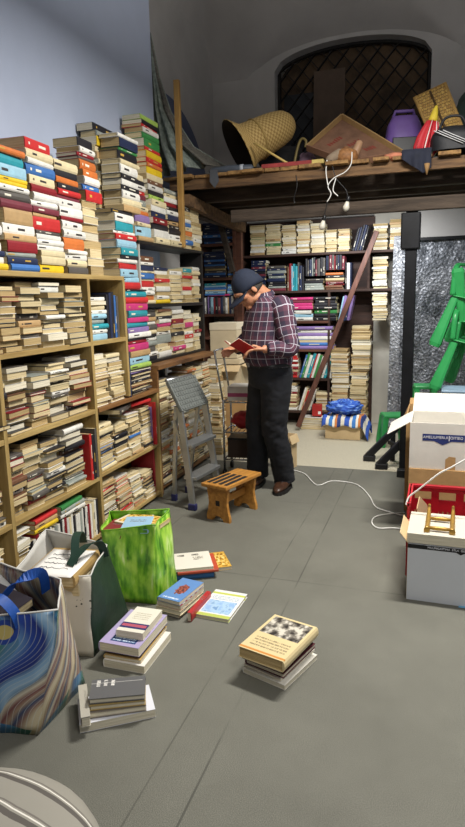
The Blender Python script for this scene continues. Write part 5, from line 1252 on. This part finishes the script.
# purple plastic chair shell
px = onY(404,120,5.45)
t = thing('plastic_basket', 'purple plastic basket with a dark opening behind the wicker panel', 'basket', (px.x, 5.45, DZ+.002), .2)
M_PUR = mat('purple plastic', '7a5ca8', .45, 0, .1, 8)
mb = MB(); rr = []
for z, a, b in ((0,.13,.10), (.1,.145,.11), (.25,.15,.115), (.36,.13,.10), (.42,.10,.08)): rr.append([V(a*math.copysign(abs(math.cos(q))**.6, math.cos(q)), b*math.copysign(abs(math.sin(q))**.6, math.sin(q)), z) for q in [2*PI*k/32 for k in range(32)]])
mb.loft(rr); mb.obj('body', M_PUR, t)
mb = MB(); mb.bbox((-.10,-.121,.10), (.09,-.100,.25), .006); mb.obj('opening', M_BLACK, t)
mb = MB(); mb.tube([V(-.09,0,.40), V(-.07,0,.47), V(.07,0,.47), V(.09,0,.40)], .014, 8); mb.obj('handle', M_PUR, t)
# woven wicker tray tilted up
q = [onY(*p, 5.05) for p in ((414,93), (445,78), (463,128), (434,141))]
t = thing('wicker_tray', 'square woven wicker tray standing tilted above the striped bag', 'tray', ((q[2].x+q[3].x)/2, 5.05, DZ+.001)); c = Vector(t.location)
def wick(nt, uv):
    n = nt.n('ShaderNodeTexBrick', Scale=12.0); n.offset = .5; nt.l(uv, n.inputs['Vector']); n.inputs['Color1'].default_value = lin('b8964e'); n.inputs['Color2'].default_value = lin('96733a'); n.inputs['Mortar'].default_value = lin('4a3618')
    n.inputs['Mortar Size'].default_value = .04; n.inputs['Brick Width'].default_value = .8; n.inputs['Row Height'].default_value = .5; return n.outputs['Color']
M_WICK = bag_uv_mat('basket weave', wick, .75)
for i, j in ((3, 0), (2, 1)):
    d_ = (q[i]-q[j]); q[i] = q[j]+d_*((q[j].z-DZ-.016)/(-d_.z))
dz = 0.0
c = Vector(((q[2].x+q[3].x)/2, 5.05, DZ+.001)); t.location = c
def tray(u, v):
    p = q[3].lerp(q[2], u).lerp(q[0].lerp(q[1], u), v); p = p-c; p.z += dz; p.y += .12*v+.03*math.sin(u*PI)*0; e = .006*math.sin(u*44)*math.sin(v*44); p.y += e; return p
mb = MB(); mb.grid(tray, 48, 48, uv=True); solid(mb.obj('weave', M_WICK, t), .014)
mb = MB(); mb.tube([tray(0,0), tray(1,0), tray(1,1), tray(0,1), tray(0,0)], .014, 8); mb.obj('rim', mat('wicker rim', 'a88446', .7, 0, .2, 40), t)
mb = MB(); mb.tube([tray(.5,.02)+V(0,-.012,0), tray(.5,.98)+V(0,-.012,0)], .008, 6); mb.obj('rib', M_WICK, t)
# folded red umbrella with a yellow tip
c = onY(424,148,4.92)
t = thing('folded_umbrella', 'folded red and white umbrella with a yellow tip pointing up', 'umbrella', (c.x, 4.92, DZ+.001))
Mu = Ry(.22)
mb = MB(); rr = []
for z, r in ((.0,.055), (.05,.072), (.12,.066), (.19,.048), (.235,.034)): rr.append([Mu @ V(r*(1+.28*math.cos(8*2*PI*k/64))*math.cos(2*PI*k/64), r*(1+.28*math.cos(8*2*PI*k/64))*math.sin(2*PI*k/64), z+.012) for k in range(64)])
mb.loft(rr, uv=lambda i, j: (j/64, i/5)); 
def pleat(nt, uv):
    sp = nt.n('ShaderNodeSeparateXYZ'); nt.l(uv, sp.inputs[0]); return mixc(nt, M2(nt, 'GREATER_THAN', M2(nt, 'FRACT', M2(nt, 'MULTIPLY', sp.outputs[0], 8)), .88), lin('b3222c'), 'd9cfc8')
mb.v = [V(v.x, v.y, max(v.z, .001)) for v in mb.v]; mb.obj('canopy', bag_uv_mat('red and white pleats', pleat, .6), t)
mb = MB(); mb.lathe([(.034,.246), (.030,.27), (.020,.32), (.008,.35), (.002,.355)], 16, 0, Mu); mb.obj('tip', mat('yellow cloth', 'dcc23a', .6), t)
# black sports bag with three white stripes, sagging over the edge
c = onY(452,150,4.86); M_BAGK = mat('black nylon', '17181c', .6, 0, .2, 12, .2, 24)
t = thing('sports_bag', 'black sports bag with three white stripes drooping over the deck edge', 'bag', (c.x+.01, 4.87, DZ+.01))
def sb(u, v):
    a = u*2*PI; pr = V(.16*math.copysign(abs(math.cos(a))**.7, math.cos(a)), .12*math.copysign(abs(math.sin(a))**.7, math.sin(a)), .0)
    k = math.sin(PI*min(.999, max(.02, v)))**.35 if v > .5 else 1; z = .17*v; p = V(pr.x*k, pr.y*k, z); n_ = .012*noise.noise(V(p.x*14, p.y*14, p.z*14)); return p*(1+n_*2)+V(0,0,.002)
mb = MB(); mb.grid(sb, 48, 16); mb.obj('body', M_BAGK, t)
for k in range(3):
    mb = MB(); mb.tube([V(-.135+k*.030,-.126,.125-k*.0), V(-.06+k*.030,-.130,.085), V(.06+k*.03,-.131,.025)], .008, 6, squash=.35); mb.obj('stripe', mat('white webbing', 'dcdcdc', .6), t)
mb = MB(); mb.tube(curve([V(-.10,-.12,.13), V(-.06,-.13,.20), V(.04,-.13,.20), V(.08,-.12,.12)]), .009, 6); mb.obj('handle', M_BAGK, t)
c = onY(418,158,4.74); t = thing('navy_cloth', 'navy blue cloth hanging over the deck edge beside the striped bag', 'cloth', (c.x, 4.74, DZ-.12))
def nc(u, v): x = -.11+.2*u; zt = .145-.03*abs(u-.5); zb = -.02+.07*abs(u-.75)*2; z = zt*(1-v)+zb*v; return V(x, -.012-.012*math.sin(u*16)*v+(.10*(1-v*4) if v < .25 else 0), z if v > .25 else .145)
mb = MB(); mb.grid(nc, 30, 20); solid(mb.obj('drape', mat('navy cloth', '1c2030', .85, 0, .2, 14), t), .006)
t = thing('brown_tag', 'small brown cone shaped toy hanging below the navy cloth', 'toy', onY(427,168,4.72)); mb = MB(); mb.lathe([(.02,.03), (.016,.0), (.003,-.045)], 10); mb.obj('cone', mat('brown felt', '8a6a42', .85), t)
c = onY(462,110,5.3); lump('rucksack', 'dark green rucksack behind the wicker tray', 'bag', (c.x+.12, 5.35, DZ), (.20,.14,.28), mat('dark green canvas', '26352f', .8, 0, .2, 12, .3, 24), 51, .12)
# ------------------------------------------------------------------ foil sheets behind the black pole
def foil_mat(name, c):
    nt = NT(name); b = nt.b; b.inputs['Roughness'].default_value = .5; b.inputs['Metallic'].default_value = .35
    tc = nt.n('ShaderNodeTexCoord'); n1 = nt.n('ShaderNodeTexNoise', Scale=15.0, Detail=6.0, Distortion=2.6); nt.l(tc.outputs['Object'], n1.inputs['Vector'])
    r = ramp(nt, n1.outputs['Fac'], [(.38, c[0]), (.48, c[1]), (.54, c[0]), (.62, c[2])]); nt.l(r.outputs[0], b.inputs['Base Color'])
    v = nt.n('ShaderNodeTexVoronoi', Scale=38.0); nt.l(tc.outputs['Object'], v.inputs['Vector'])
    ad = nt.n('ShaderNodeMath', operation='ADD'); nt.l(n1.outputs['Fac'], ad.inputs[0]); nt.l(v.outputs['Distance'], ad.inputs[1])
    bp = nt.n('ShaderNodeBump', Strength=.7, Distance=.012); nt.l(ad.outputs[0], bp.inputs['Height']); nt.l(bp.outputs[0], b.inputs['Normal']); return nt.m
M_FOIL = foil_mat('dull silver foil', ('43464c', '74777d', '9a9ca2')); M_FOIL2 = foil_mat('bright silver foil', ('64666b', 'a0a2a6', 'c0c1c4'))
def sheet(name, label, x0, x1, y, z0, z1, seed, slant=0.0, m=None):
    t = thing(name, label, 'sheet', ((x0+x1)/2, y, z0))
    def f(u, v):
        X = (u-.5)*(x1-x0)+slant*(v); p = V(X, 0, v*(z1-z0)); d = .028*noise.noise(V(X*4+seed, 0, v*4))+.016*noise.noise(V(X*13, seed, v*13))+.03*math.sin(X*9+seed)*(.4+.6*(1-v)); return V(X, d, v*(z1-z0))
    mb = MB(); mb.grid(f, 70, 100); solid(mb.obj('foil', m or M_FOIL, t), .002); return t
sheet('foil_sheet', 'tall crumpled silver foil sheet hung behind the black pole', -.36, .9, 6.22, .02, 1.90, 3)
sheet('foil_sheet', 'narrow crumpled silver foil sheet hanging over the edge of the pier', -.475, -.335, 6.30, .05, 1.95, 9, .03, M_FOIL2)
mb = MB(); t = thing('foil_rail', 'thin dark batten along the top of the foil sheet', 'rail', (.28, 6.19, 1.885)); mb.bbox((-.62,-.012,0), (.62,.012,.03), .003); mb.obj('batten', M_BLKMET, t)

# ------------------------------------------------------------------ green moulded garden chairs, stacked and tipped up
def chair_leg(mb, a, b, w0, w1, m=0):      # tapering channel-section leg
    a, b = Vector(a), Vector(b); d = (b-a).normalized(); x = d.cross(V(0,1,0)).normalized(); y = x.cross(d); rr = []
    for t_ in (0, .5, .93, 1):
        w = (w0*(1-t_)+w1*t_)*(.78 if t_ == 1 else 1); p = a.lerp(b, t_); rr.append([p+x*w*.5*q+y*w*.32*s for q, s in ((-1,-.6), (-.6,-1), (.6,-1), (1,-.6), (1,1), (.7,1), (.5,0), (-.5,0), (-.7,1), (-1,1))])
    mb.loft(rr, m, True, False)
def garden_chair(label, loc, rot):
    t = thing('garden_chair', label, 'chair', loc, 0, 'green garden chairs in the upended stack'); t.matrix_world = T(*loc) @ rot
    S = MB(); S.grid(lambda u, v: V((u-.5)*.42, (v-.5)*.42, .40-.012*math.sin(u*PI)*math.sin(v*PI)), 12, 12); solid(S.obj('seat', M_GREEN, t), .008)
    for sx in (-1, 1):
        for sy in (-1, 1): mb = MB(); chair_leg(mb, (sx*.19, sy*.18, .40), (sx*.235, sy*.235, .0), .05, .092); mb.obj('leg', M_GREEN, t)
        mb = MB(); mb.tube(curve([V(sx*.23,.20,.62), V(sx*.25,.05,.63), V(sx*.25,-.12,.62), V(sx*.235,-.20,.57), V(sx*.21,-.20,.40)]), .022, 8, squash=.6); mb.obj('armrest', M_GREEN, t)
    mb = MB()
    for k in range(5): x_ = -.14+k*.07; mb.loft([[V(x_+q, .20+.02*s+.10*v, .42+.40*v) for q, s in ((-.022,0), (.022,0), (.022,.4), (-.022,.4))] for v in (0, .5, 1)], 0, True, False)
    for v_, w in ((.0,.21), (1.0,.20)): mb.tube([V(-w,.205+.10*v_,.42+.40*v_), V(0,.225+.10*v_,.425+.40*v_+.03*v_), V(w,.205+.10*v_,.42+.40*v_)], .022, 8)
    mb.obj('backrest', M_GREEN, t); return t
M_GREY_BLUE = mat('pale blue plastic', '8fa8bd', .5, 0, .1, 8)
t = thing('storage_bin', 'pale blue plastic bin under the tipped green chairs', 'bin', (.17, 5.02, 0)); mb = MB(); rr = []
for z, a in ((0,.10), (.60,.12), (.62,.13), (.645,.13)): rr.append([V(a*math.copysign(abs(math.cos(q))**.5, math.cos(q)), a*math.copysign(abs(math.sin(q))**.5, math.sin(q)), z) for q in [2*PI*k/32 for k in range(32)]])
mb.loft(rr); mb.obj('body', M_GREY_BLUE, t); mb = MB(); mb.bbox((-.135,-.135,.646), (.135,.135,.67), .01); mb.obj('lid', M_GREY_BLUE, t)
def chair_at(label, px, py, Y, R_, tip=(-.235,-.235,0)):
    w_ = onY(px, py, Y); return garden_chair(label, w_-(R_ @ Vector(tip)), R_)
R1 = Rz(math.radians(-14)) @ Ry(math.radians(13))
chair_at('green garden chair tipped over on the bin, lowest of the stack', 434, 389, 4.98, R1)
chair_at('green garden chair tipped over in the middle of the stack by the foil', 434, 346, 5.0, R1)
chair_at('topmost green garden chair of the stack, upside down with a leg in the air', 457.5, 268, 5.0, Ry(PI) @ Rz(math.radians(8)), (.235,-.235,0))
chair_at('green garden chair tipped steeply in the stack, its leg hanging before the foil', 451, 358, 5.2, Rz(math.radians(-10)) @ Ry(math.radians(3)))
# small green stool on the pale floor
c = onZ(388,447); t = thing('plastic_stool', 'small green plastic stool on the pale floor beside the black stand', 'stool', (c.x+.03, c.y+.10, 0), .3)
mb = MB(); mb.bbox((-.10,-.10,.27), (.10,.10,.30), .01); mb.obj('seat', M_GREEN, t)
for sx in (-1, 1):
    for sy in (-1, 1): mb = MB(); chair_leg(mb, (sx*.08, sy*.08, .275), (sx*.11, sy*.11, 0), .05, .04); mb.obj('leg', M_GREEN, t)
    mb = MB(); mb.bbox((sx*.095-.004,-.085,.06), (sx*.095+.004,.085,.27), .003); mb.obj('side_panel', M_GREEN, t)
t = thing('plastic_stool', 'green plastic leg of a stool standing behind the brown carton', 'stool', (onZ(424,440).x, 5.45, 0), .1)
mb = MB(); mb.bbox((-.09,-.09,.60), (.09,.09,.63), .01); mb.obj('seat', M_GREEN, t)
for sx in (-1, 1):
    for sy in (-1, 1): mb = MB(); chair_leg(mb, (sx*.07, sy*.07, .605), (sx*.10, sy*.10, 0), .05, .035); mb.obj('leg', M_GREEN, t)

# ------------------------------------------------------------------ black folding stand
t = thing('folding_stand', 'black folding stand with sloping legs on the pale floor by the cartons', 'stand', (-.33, 4.98, 0)); of = T(.33,-4.98,0)
for (a, b) in (((367,457), (397,427)), ((379,465), (407,437))):
    A_ = onZ(*a, .03); B_ = onY(*b, A_.y+.05); mb = MB(); mb.beam(A_, B_, .05, .055, r=.006); mb.xf(of); mb.obj('sloping_leg', M_BLACK, t)
    mb = MB(); mb.bbox((A_.x-.03, A_.y-.03, 0), (A_.x+.07, A_.y+.03, .045), .006); mb.xf(of); mb.obj('foot', M_BLACK, t)
    mb = MB(); mb.beam(V(B_.x-.03, B_.y, 0), V(B_.x-.03, B_.y, B_.z), .04, .04, r=.004, up=(0,1,0)); mb.xf(of); mb.obj('upright', M_BLACK, t)
A_ = onZ(397,472, .03); mb = MB(); mb.beam(onZ(370,456,.03), A_+V(.10,.03,0), .03, .03); mb.xf(of)
mb = MB(); mb.bbox((A_.x, A_.y-.05, 0), (A_.x+.12, A_.y+.02, .06), .006); mb.xf(of); mb.obj('foot', M_BLACK, t)
mb = MB(); mb.beam(V(-.36,5.14,.18), V(-.25,5.03,.16), .03, .03); mb.xf(of); mb.obj('cross_bar', M_BLACK, t)

# ------------------------------------------------------------------ carton with the blue cloth under the loft
c0 = onZ(326,438); c1 = onZ(358,441)
carton('cardboard_box', 'low cardboard box under the crumpled blue cloth', (c0.x,c0.y-.02,0), (c1.x+.02,c0.y+.26,.20), -.04, M_CARDL)
def towel(nt, uv):
    sp = nt.n('ShaderNodeSeparateXYZ'); nt.l(uv, sp.inputs[0]); f = M2(nt, 'FRACT', M2(nt, 'MULTIPLY', sp.outputs[0], 2.2))
    return ramp(nt, f, [(0, '2f55b0'), (.2, 'd8d4c6'), (.32, '3b76b8'), (.48, 'e2ddcf'), (.58, 'c77a3c'), (.68, '2a3f7c'), (.84, 'd5cfc0')], 'CONSTANT').outputs[0]
t = thing('striped_towel', 'blue, white and orange striped cloth draped over the low cardboard box', 'cloth', ((c0.x+c1.x)/2, c0.y+.11, .20))
def tw(u, v):
    X, Y = (u-.5)*.50+.05, (v-.5)*.46; hx = .185; hy = .15
    z = .018+.012*math.sin(u*17+v*6)+.01*math.sin(v*23)
    ox, oy = max(0, abs(X-.0)-hx), max(0, abs(Y)-hy); z -= (ox*1.1+oy*1.0); return V(X-math.copysign(ox*.35, X), Y-math.copysign(oy*.6, Y), max(z, -.19))
mb = MB(); mb.grid(tw, 44, 40, uv=True); solid(mb.obj('cloth', bag_uv_mat('striped cotton', towel, .85), t), .005)
def knit(nt, uv): return nz(nt, uv, 16, [(.4, '1d3f9a'), (.55, '3a6ac4'), (.66, '8fb0dc')], 4)
t = thing('blue_bundle', 'crumpled bright blue cloth heaped on the striped one', 'cloth', ((c0.x+c1.x)/2+.0, c0.y+.12, .236))
def bb(u, v):
    a = 2*PI*u; p = -PI/2+PI*v; d = V(math.cos(p)*math.cos(a), math.cos(p)*math.sin(a), math.sin(p)); k = 1+.28*noise.noise(d*2.6+V(5,1,0))+.18*noise.noise(d*7); return V(d.x*.17*k, d.y*.12*k, max(.002, .06+d.z*.075*k))
mb = MB(); mb.grid(bb, 56, 30, uv=True); mb.obj('cloth', bag_uv_mat('blue mottled cloth', knit, .85), t)
c = onY(317,411,6.36); t = carton('small_box', 'small red box on the low book pile beside the striped cloth', (c.x-.05,6.33,.142), (c.x+.05,6.42,.26), .1, mat('red carton', 'b32c28', .5, 0, .1, 8), top=True)
mb = MB(); mb.bbox((.012,-.0465,.02), (.042,-.0455,.05), .0004); mb.obj('label', M_PAPER, t)
# ------------------------------------------------------------------ cartons, crate and box at the edge of the aisle
carton('cardboard_box', 'plain brown carton behind the white carton, on the floor', (-.175,3.98,0), (.22,4.38,.64), .0, M_CARD, (('b', .12, .2), ('l', .10, -1.2)))
carton('cardboard_box', 'plain brown carton hidden beneath the white carton', (-.135,3.56,0), (.36,3.93,.405), .0, M_CARD, top=True)
t = carton('cardboard_box', 'worn white carton with a blue print, its flaps open', (-.135,3.57,.407), (.36,3.92,.675), .0, M_CARDW, (('l', .15, -.55), ('b', .26, .30), ('r', .14, .3)))
# blue banner upside down on the carton front, as the carton stands
cx_ = .1125; fy = -.1755
mb = MB(); mb.prism([(-.178,.205), (.05,.205), (.05,.165), (-.02,.165), (-.068,.143), (-.115,.165), (-.178,.165)], fy-.0006, fy, 'y'); mb.obj('blue_banner', M_BLUEINK, t)
def lettering(name, body, loc, size, m, parent, rot=(PI/2,0,0), ext=.0006):
    cu = bpy.data.curves.new(name, 'FONT'); cu.body = body; cu.size = size; cu.align_x = 'CENTER'; cu.align_y = 'CENTER'; cu.extrude = ext
    o = bpy.data.objects.new(name, cu); C.objects.link(o); dg = bpy.context.evaluated_depsgraph_get()
    me = bpy.data.meshes.new_from_object(o.evaluated_get(dg)); bpy.data.objects.remove(o); me.materials.append(m)
    q = bpy.data.objects.new(name, me); C.objects.link(q); q.parent = parent; q.location = loc; q.rotation_euler = rot; return q
lettering('lettering', 'AMELIUMERUI', (-.108,fy-.0012,.186), .0215, M_TXTW, t); lettering('lettering', 'OITIEO', (.006,fy-.0012,.186), .0215, M_TXTW, t)
mb = MB(); mb.bbox((-.036,fy-.0012,.168), (-.031,fy-.0005,.198), .0003); mb.obj('print_mark', M_TXTW, t)
mb = MB(); mb.prism([(-.05,.0), (.005,.0), (.005,.075), (-.03,.078), (-.05,.06)], fy-.0009, fy-.0001, 'y'); mb.obj('torn_patch', M_CARD, t)
mb = MB(); mb.bbox((-.249,-.12,.05), (-.2482,.10,.24), .0003); mb.obj('side_print', mat('pale blue print', '7f9cc4', .6), t)
# red crate
t = thing('plastic_crate', 'red plastic crate with slotted walls beneath the white carton', 'crate', (.14, 3.165, 0)); hx, hy, hh_ = .25, .165, .385
def crate_wall(mb, L_, h, M_):
    fr = lambda x0, x1, z0, z1: mb.bbox((x0,-.005,z0), (x1,.005,z1), .002, 0, M_)
    fr(-L_, L_, 0, h*.42); fr(-L_, L_, h*.90, h); fr(-L_, L_, h*.62, h*.79); n = 4
    for k in range(n+1): x_ = -L_+2*L_*k/n; mb.box((max(-L_, x_-.02),-.0065,h*.40), (min(L_, x_+.02),.0065,h*.905), 0, M_)
    nn = int(L_*2/.024)
    for k in range(nn): x_ = -L_+.012+k*.024; mb.box((x_-.0085,-.004,h*.41), (x_+.0085,.004,h*.63), 0, M_)
    mb.box((-L_,-.0032,h*.50), (L_,.0032,h*.54), 0, M_)
    mb.bbox((-L_,-.012,h-.02), (L_,.012,h), .004, 0, M_)
for M_, L_, nm in ((T(0,hy,0), hx, 'rear_wall'), (T(0,-hy,0) @ Matrix.Diagonal((1,1,.78,1)), hx, 'front_wall'), (T(-hx,0,0) @ Rz(PI/2), hy, 'end_wall'), (T(hx,0,0) @ Rz(PI/2), hy, 'end_wall')):
    mb = MB(); crate_wall(mb, L_, hh_, M_); mb.obj(nm, M_RED, t)
mb = MB(); mb.bbox((-hx,-hy,.0), (hx,hy,.008), .002); mb.obj('base', M_RED, t)
t2 = thing('card_piece', 'torn brown card standing inside the red crate', 'card', (-.01, 3.15, .010), 1.25); mb = MB(); mb.prism([(-.09,0), (.09,0), (.06,.30), (-.03,.37), (-.08,.32)], -.002, .002, 'y'); mb.xf(Rx(-.12)); mb.obj('card', M_CARDL, t2)
# glossy white box in front
t = carton('carton', 'glossy white box with a black printed rim, nearest at the aisle edge', (-.095,2.745,0), (.36,2.985,.275), -.02, M_WHITEB, (('l', .06, .9),), mflap=M_CARDL)
mb = MB(); mb.bbox((-.2275,-.1212,.255), (.2275,-.1202,.275), .0004); mb.obj('black_rim', M_BLACK, t)
lettering('lettering', 'MILUNGASTIMA  STLA  GIUERI', (-.05,-.1218,.2655), .0135, M_TXTW, t)
mb = MB(); mb.prism([(-.02,.256), (.02,.256), (0,.245)], -.1212, -.1202, 'y'); mb.obj('rim_notch', M_BLACK, t)
mb = MB(); mb.box((-.2283,-.12,0), (-.2275,.12,.275)); mb.obj('brown_side', M_CARDL, t)
t = thing('catalogue', 'thick white catalogue lying across the top of the glossy white box', 'book', (.10, 2.90, .2785), -.02)
mc, mp = MB(), MB(); book_geo(mc, mp, .40, .30, .045, 0, 0, None, False, False, random.Random(2)); mc.xf(Rz(PI/2)); mp.xf(Rz(PI/2)); mc.obj('cover', mat('white catalogue cover', 'c4beae', .5, 0, .03, 8), t); mp.obj('pages', PAGES[0], t)
mb = MB()
for k in range(7): mb.bbox((.06,-.10+k*.032,.0452), (.085,-.094+k*.032,.0462), .0004)
mb.obj('print_marks', mat('grey print', 'a49c88', .6), t)
# small gilded easel lying on it
t = thing('miniature_easel', 'small gilded wooden frame stand lying on the white catalogue', 'frame', (.04, 2.88, .3245), -.03)
for x in (-.055, .055): mb = MB(); mb.tube([V(x,-.10,.012), V(x,-.07,.012), V(x,.06,.012), V(x,.115,.03), V(x,.15,.05)], [.014,.011,.011,.009,.006], 10); mb.v = [V(v.x, v.y, max(v.z, .0)) for v in mb.v]; mb.obj('post', M_BRASS, t)
for y in (-.075, .055): mb = MB(); mb.tube([V(-.055,y,.014), V(-.02,y,.014), V(.02,y,.014), V(.055,y,.014)], [.007,.010,.010,.007], 8); mb.obj('rail', M_BRASS, t)
mb = MB(); mb.bbox((.012,-.001,0), (.02,.001,.002), .0002)
t = thing('paper_scrap', 'small light blue scrap on the floor by the glossy white box', 'paper', onZ(463,607)); mb = MB(); mb.prism([(-.02,-.012), (.03,-.012), (.035,.02), (-.015,.022)], .001, .003); mb.obj('scrap', mat('light blue paper', '6fa8cc', .6), t)
# white cables
def floor_cable(label, pts, r=.0042):
    P = [onZ(*p, r+.001) if len(p) == 2 else (onY(p[0], p[1], p[2])) for p in pts]; c = Vector(P[0]); t = thing('white_cable', label, 'cable', (c.x, c.y, 0)); mb = MB(); mb.tube([q-V(c.x, c.y, 0) for q in curve(P, 8)], r, 8); mb.obj('cord', M_WCAB, t)
floor_cable('white cable snaking over the floor from behind the man toward the crate', [(293,470), (305,474), (317,485), (332,481), (352,483), (362,488), (370,497), (376,507), (390,512), (404,516)])
floor_cable('white cable looping on the floor beside the red crate', [(405,513), (388,514), (375,517), (372,523), (378,528), (392,528), (406,529)])
floor_cable('white cable running down over the white carton into the red crate', [(468,458,3.02), (452,467,3.02), (440,473,3.02), (428,482,3.02), (418,490,3.02), (409,497,3.02), (406,505,3.0)])
# ------------------------------------------------------------------ light and camera
def area(name, loc, rot, sx, sy, W, col=(1,1,1)):
    l = bpy.data.lights.new(name, 'AREA'); l.shape = 'RECTANGLE'; l.size = sx; l.size_y = sy; l.energy = W; l.color = col
    o = bpy.data.objects.new(name, l); o.location = loc; o.rotation_euler = rot; C.objects.link(o); return o
for nm, loc, W, sx_, sy_ in (('front', (.75, .4, 2.9), 55, .14, 1.2), ('middle', (.05, 3.1, 3.02), 150, .9, .14)):
    area('tube_light_'+nm, loc, (0, 0, 0), sx_, sy_, W, (1, .97, .92)); area('tube_light_glow_'+nm, (loc[0], loc[1], loc[2]+.03), (PI, 0, 0), sx_, sy_, W*.46, (1, .97, .92))
area('loft_lamp', (-.75, 5.70, 2.02), (.5, 0, 0), .9, .10, 25, (.96, .98, 1))
w = bpy.data.worlds.new('dim room'); bpy.context.scene.world = w; w.use_nodes = True
w.node_tree.nodes['Background'].inputs[0].default_value = (.8, .86, 1, 1); w.node_tree.nodes['Background'].inputs[1].default_value = .14
cam = bpy.data.cameras.new('camera'); co = bpy.data.objects.new('camera', cam); C.objects.link(co)
cam.sensor_fit = 'VERTICAL'; cam.sensor_height = 36; cam.lens = 36*FPX/827; cam.clip_start = .02
R3 = Matrix(((_x[0], -_x[1], -_x[2]), (_y[0], -_y[1], -_y[2]), (_z[0], -_z[1], -_z[2])))
co.matrix_world = Matrix.Translation(EYE) @ R3.to_4x4()
sc = bpy.context.scene; sc.camera = co
vs = sc.view_settings; vs.view_transform = 'Standard'; vs.look = 'None'; vs.gamma = 1.0; vs.exposure = 0.0; vs.use_curve_mapping = False
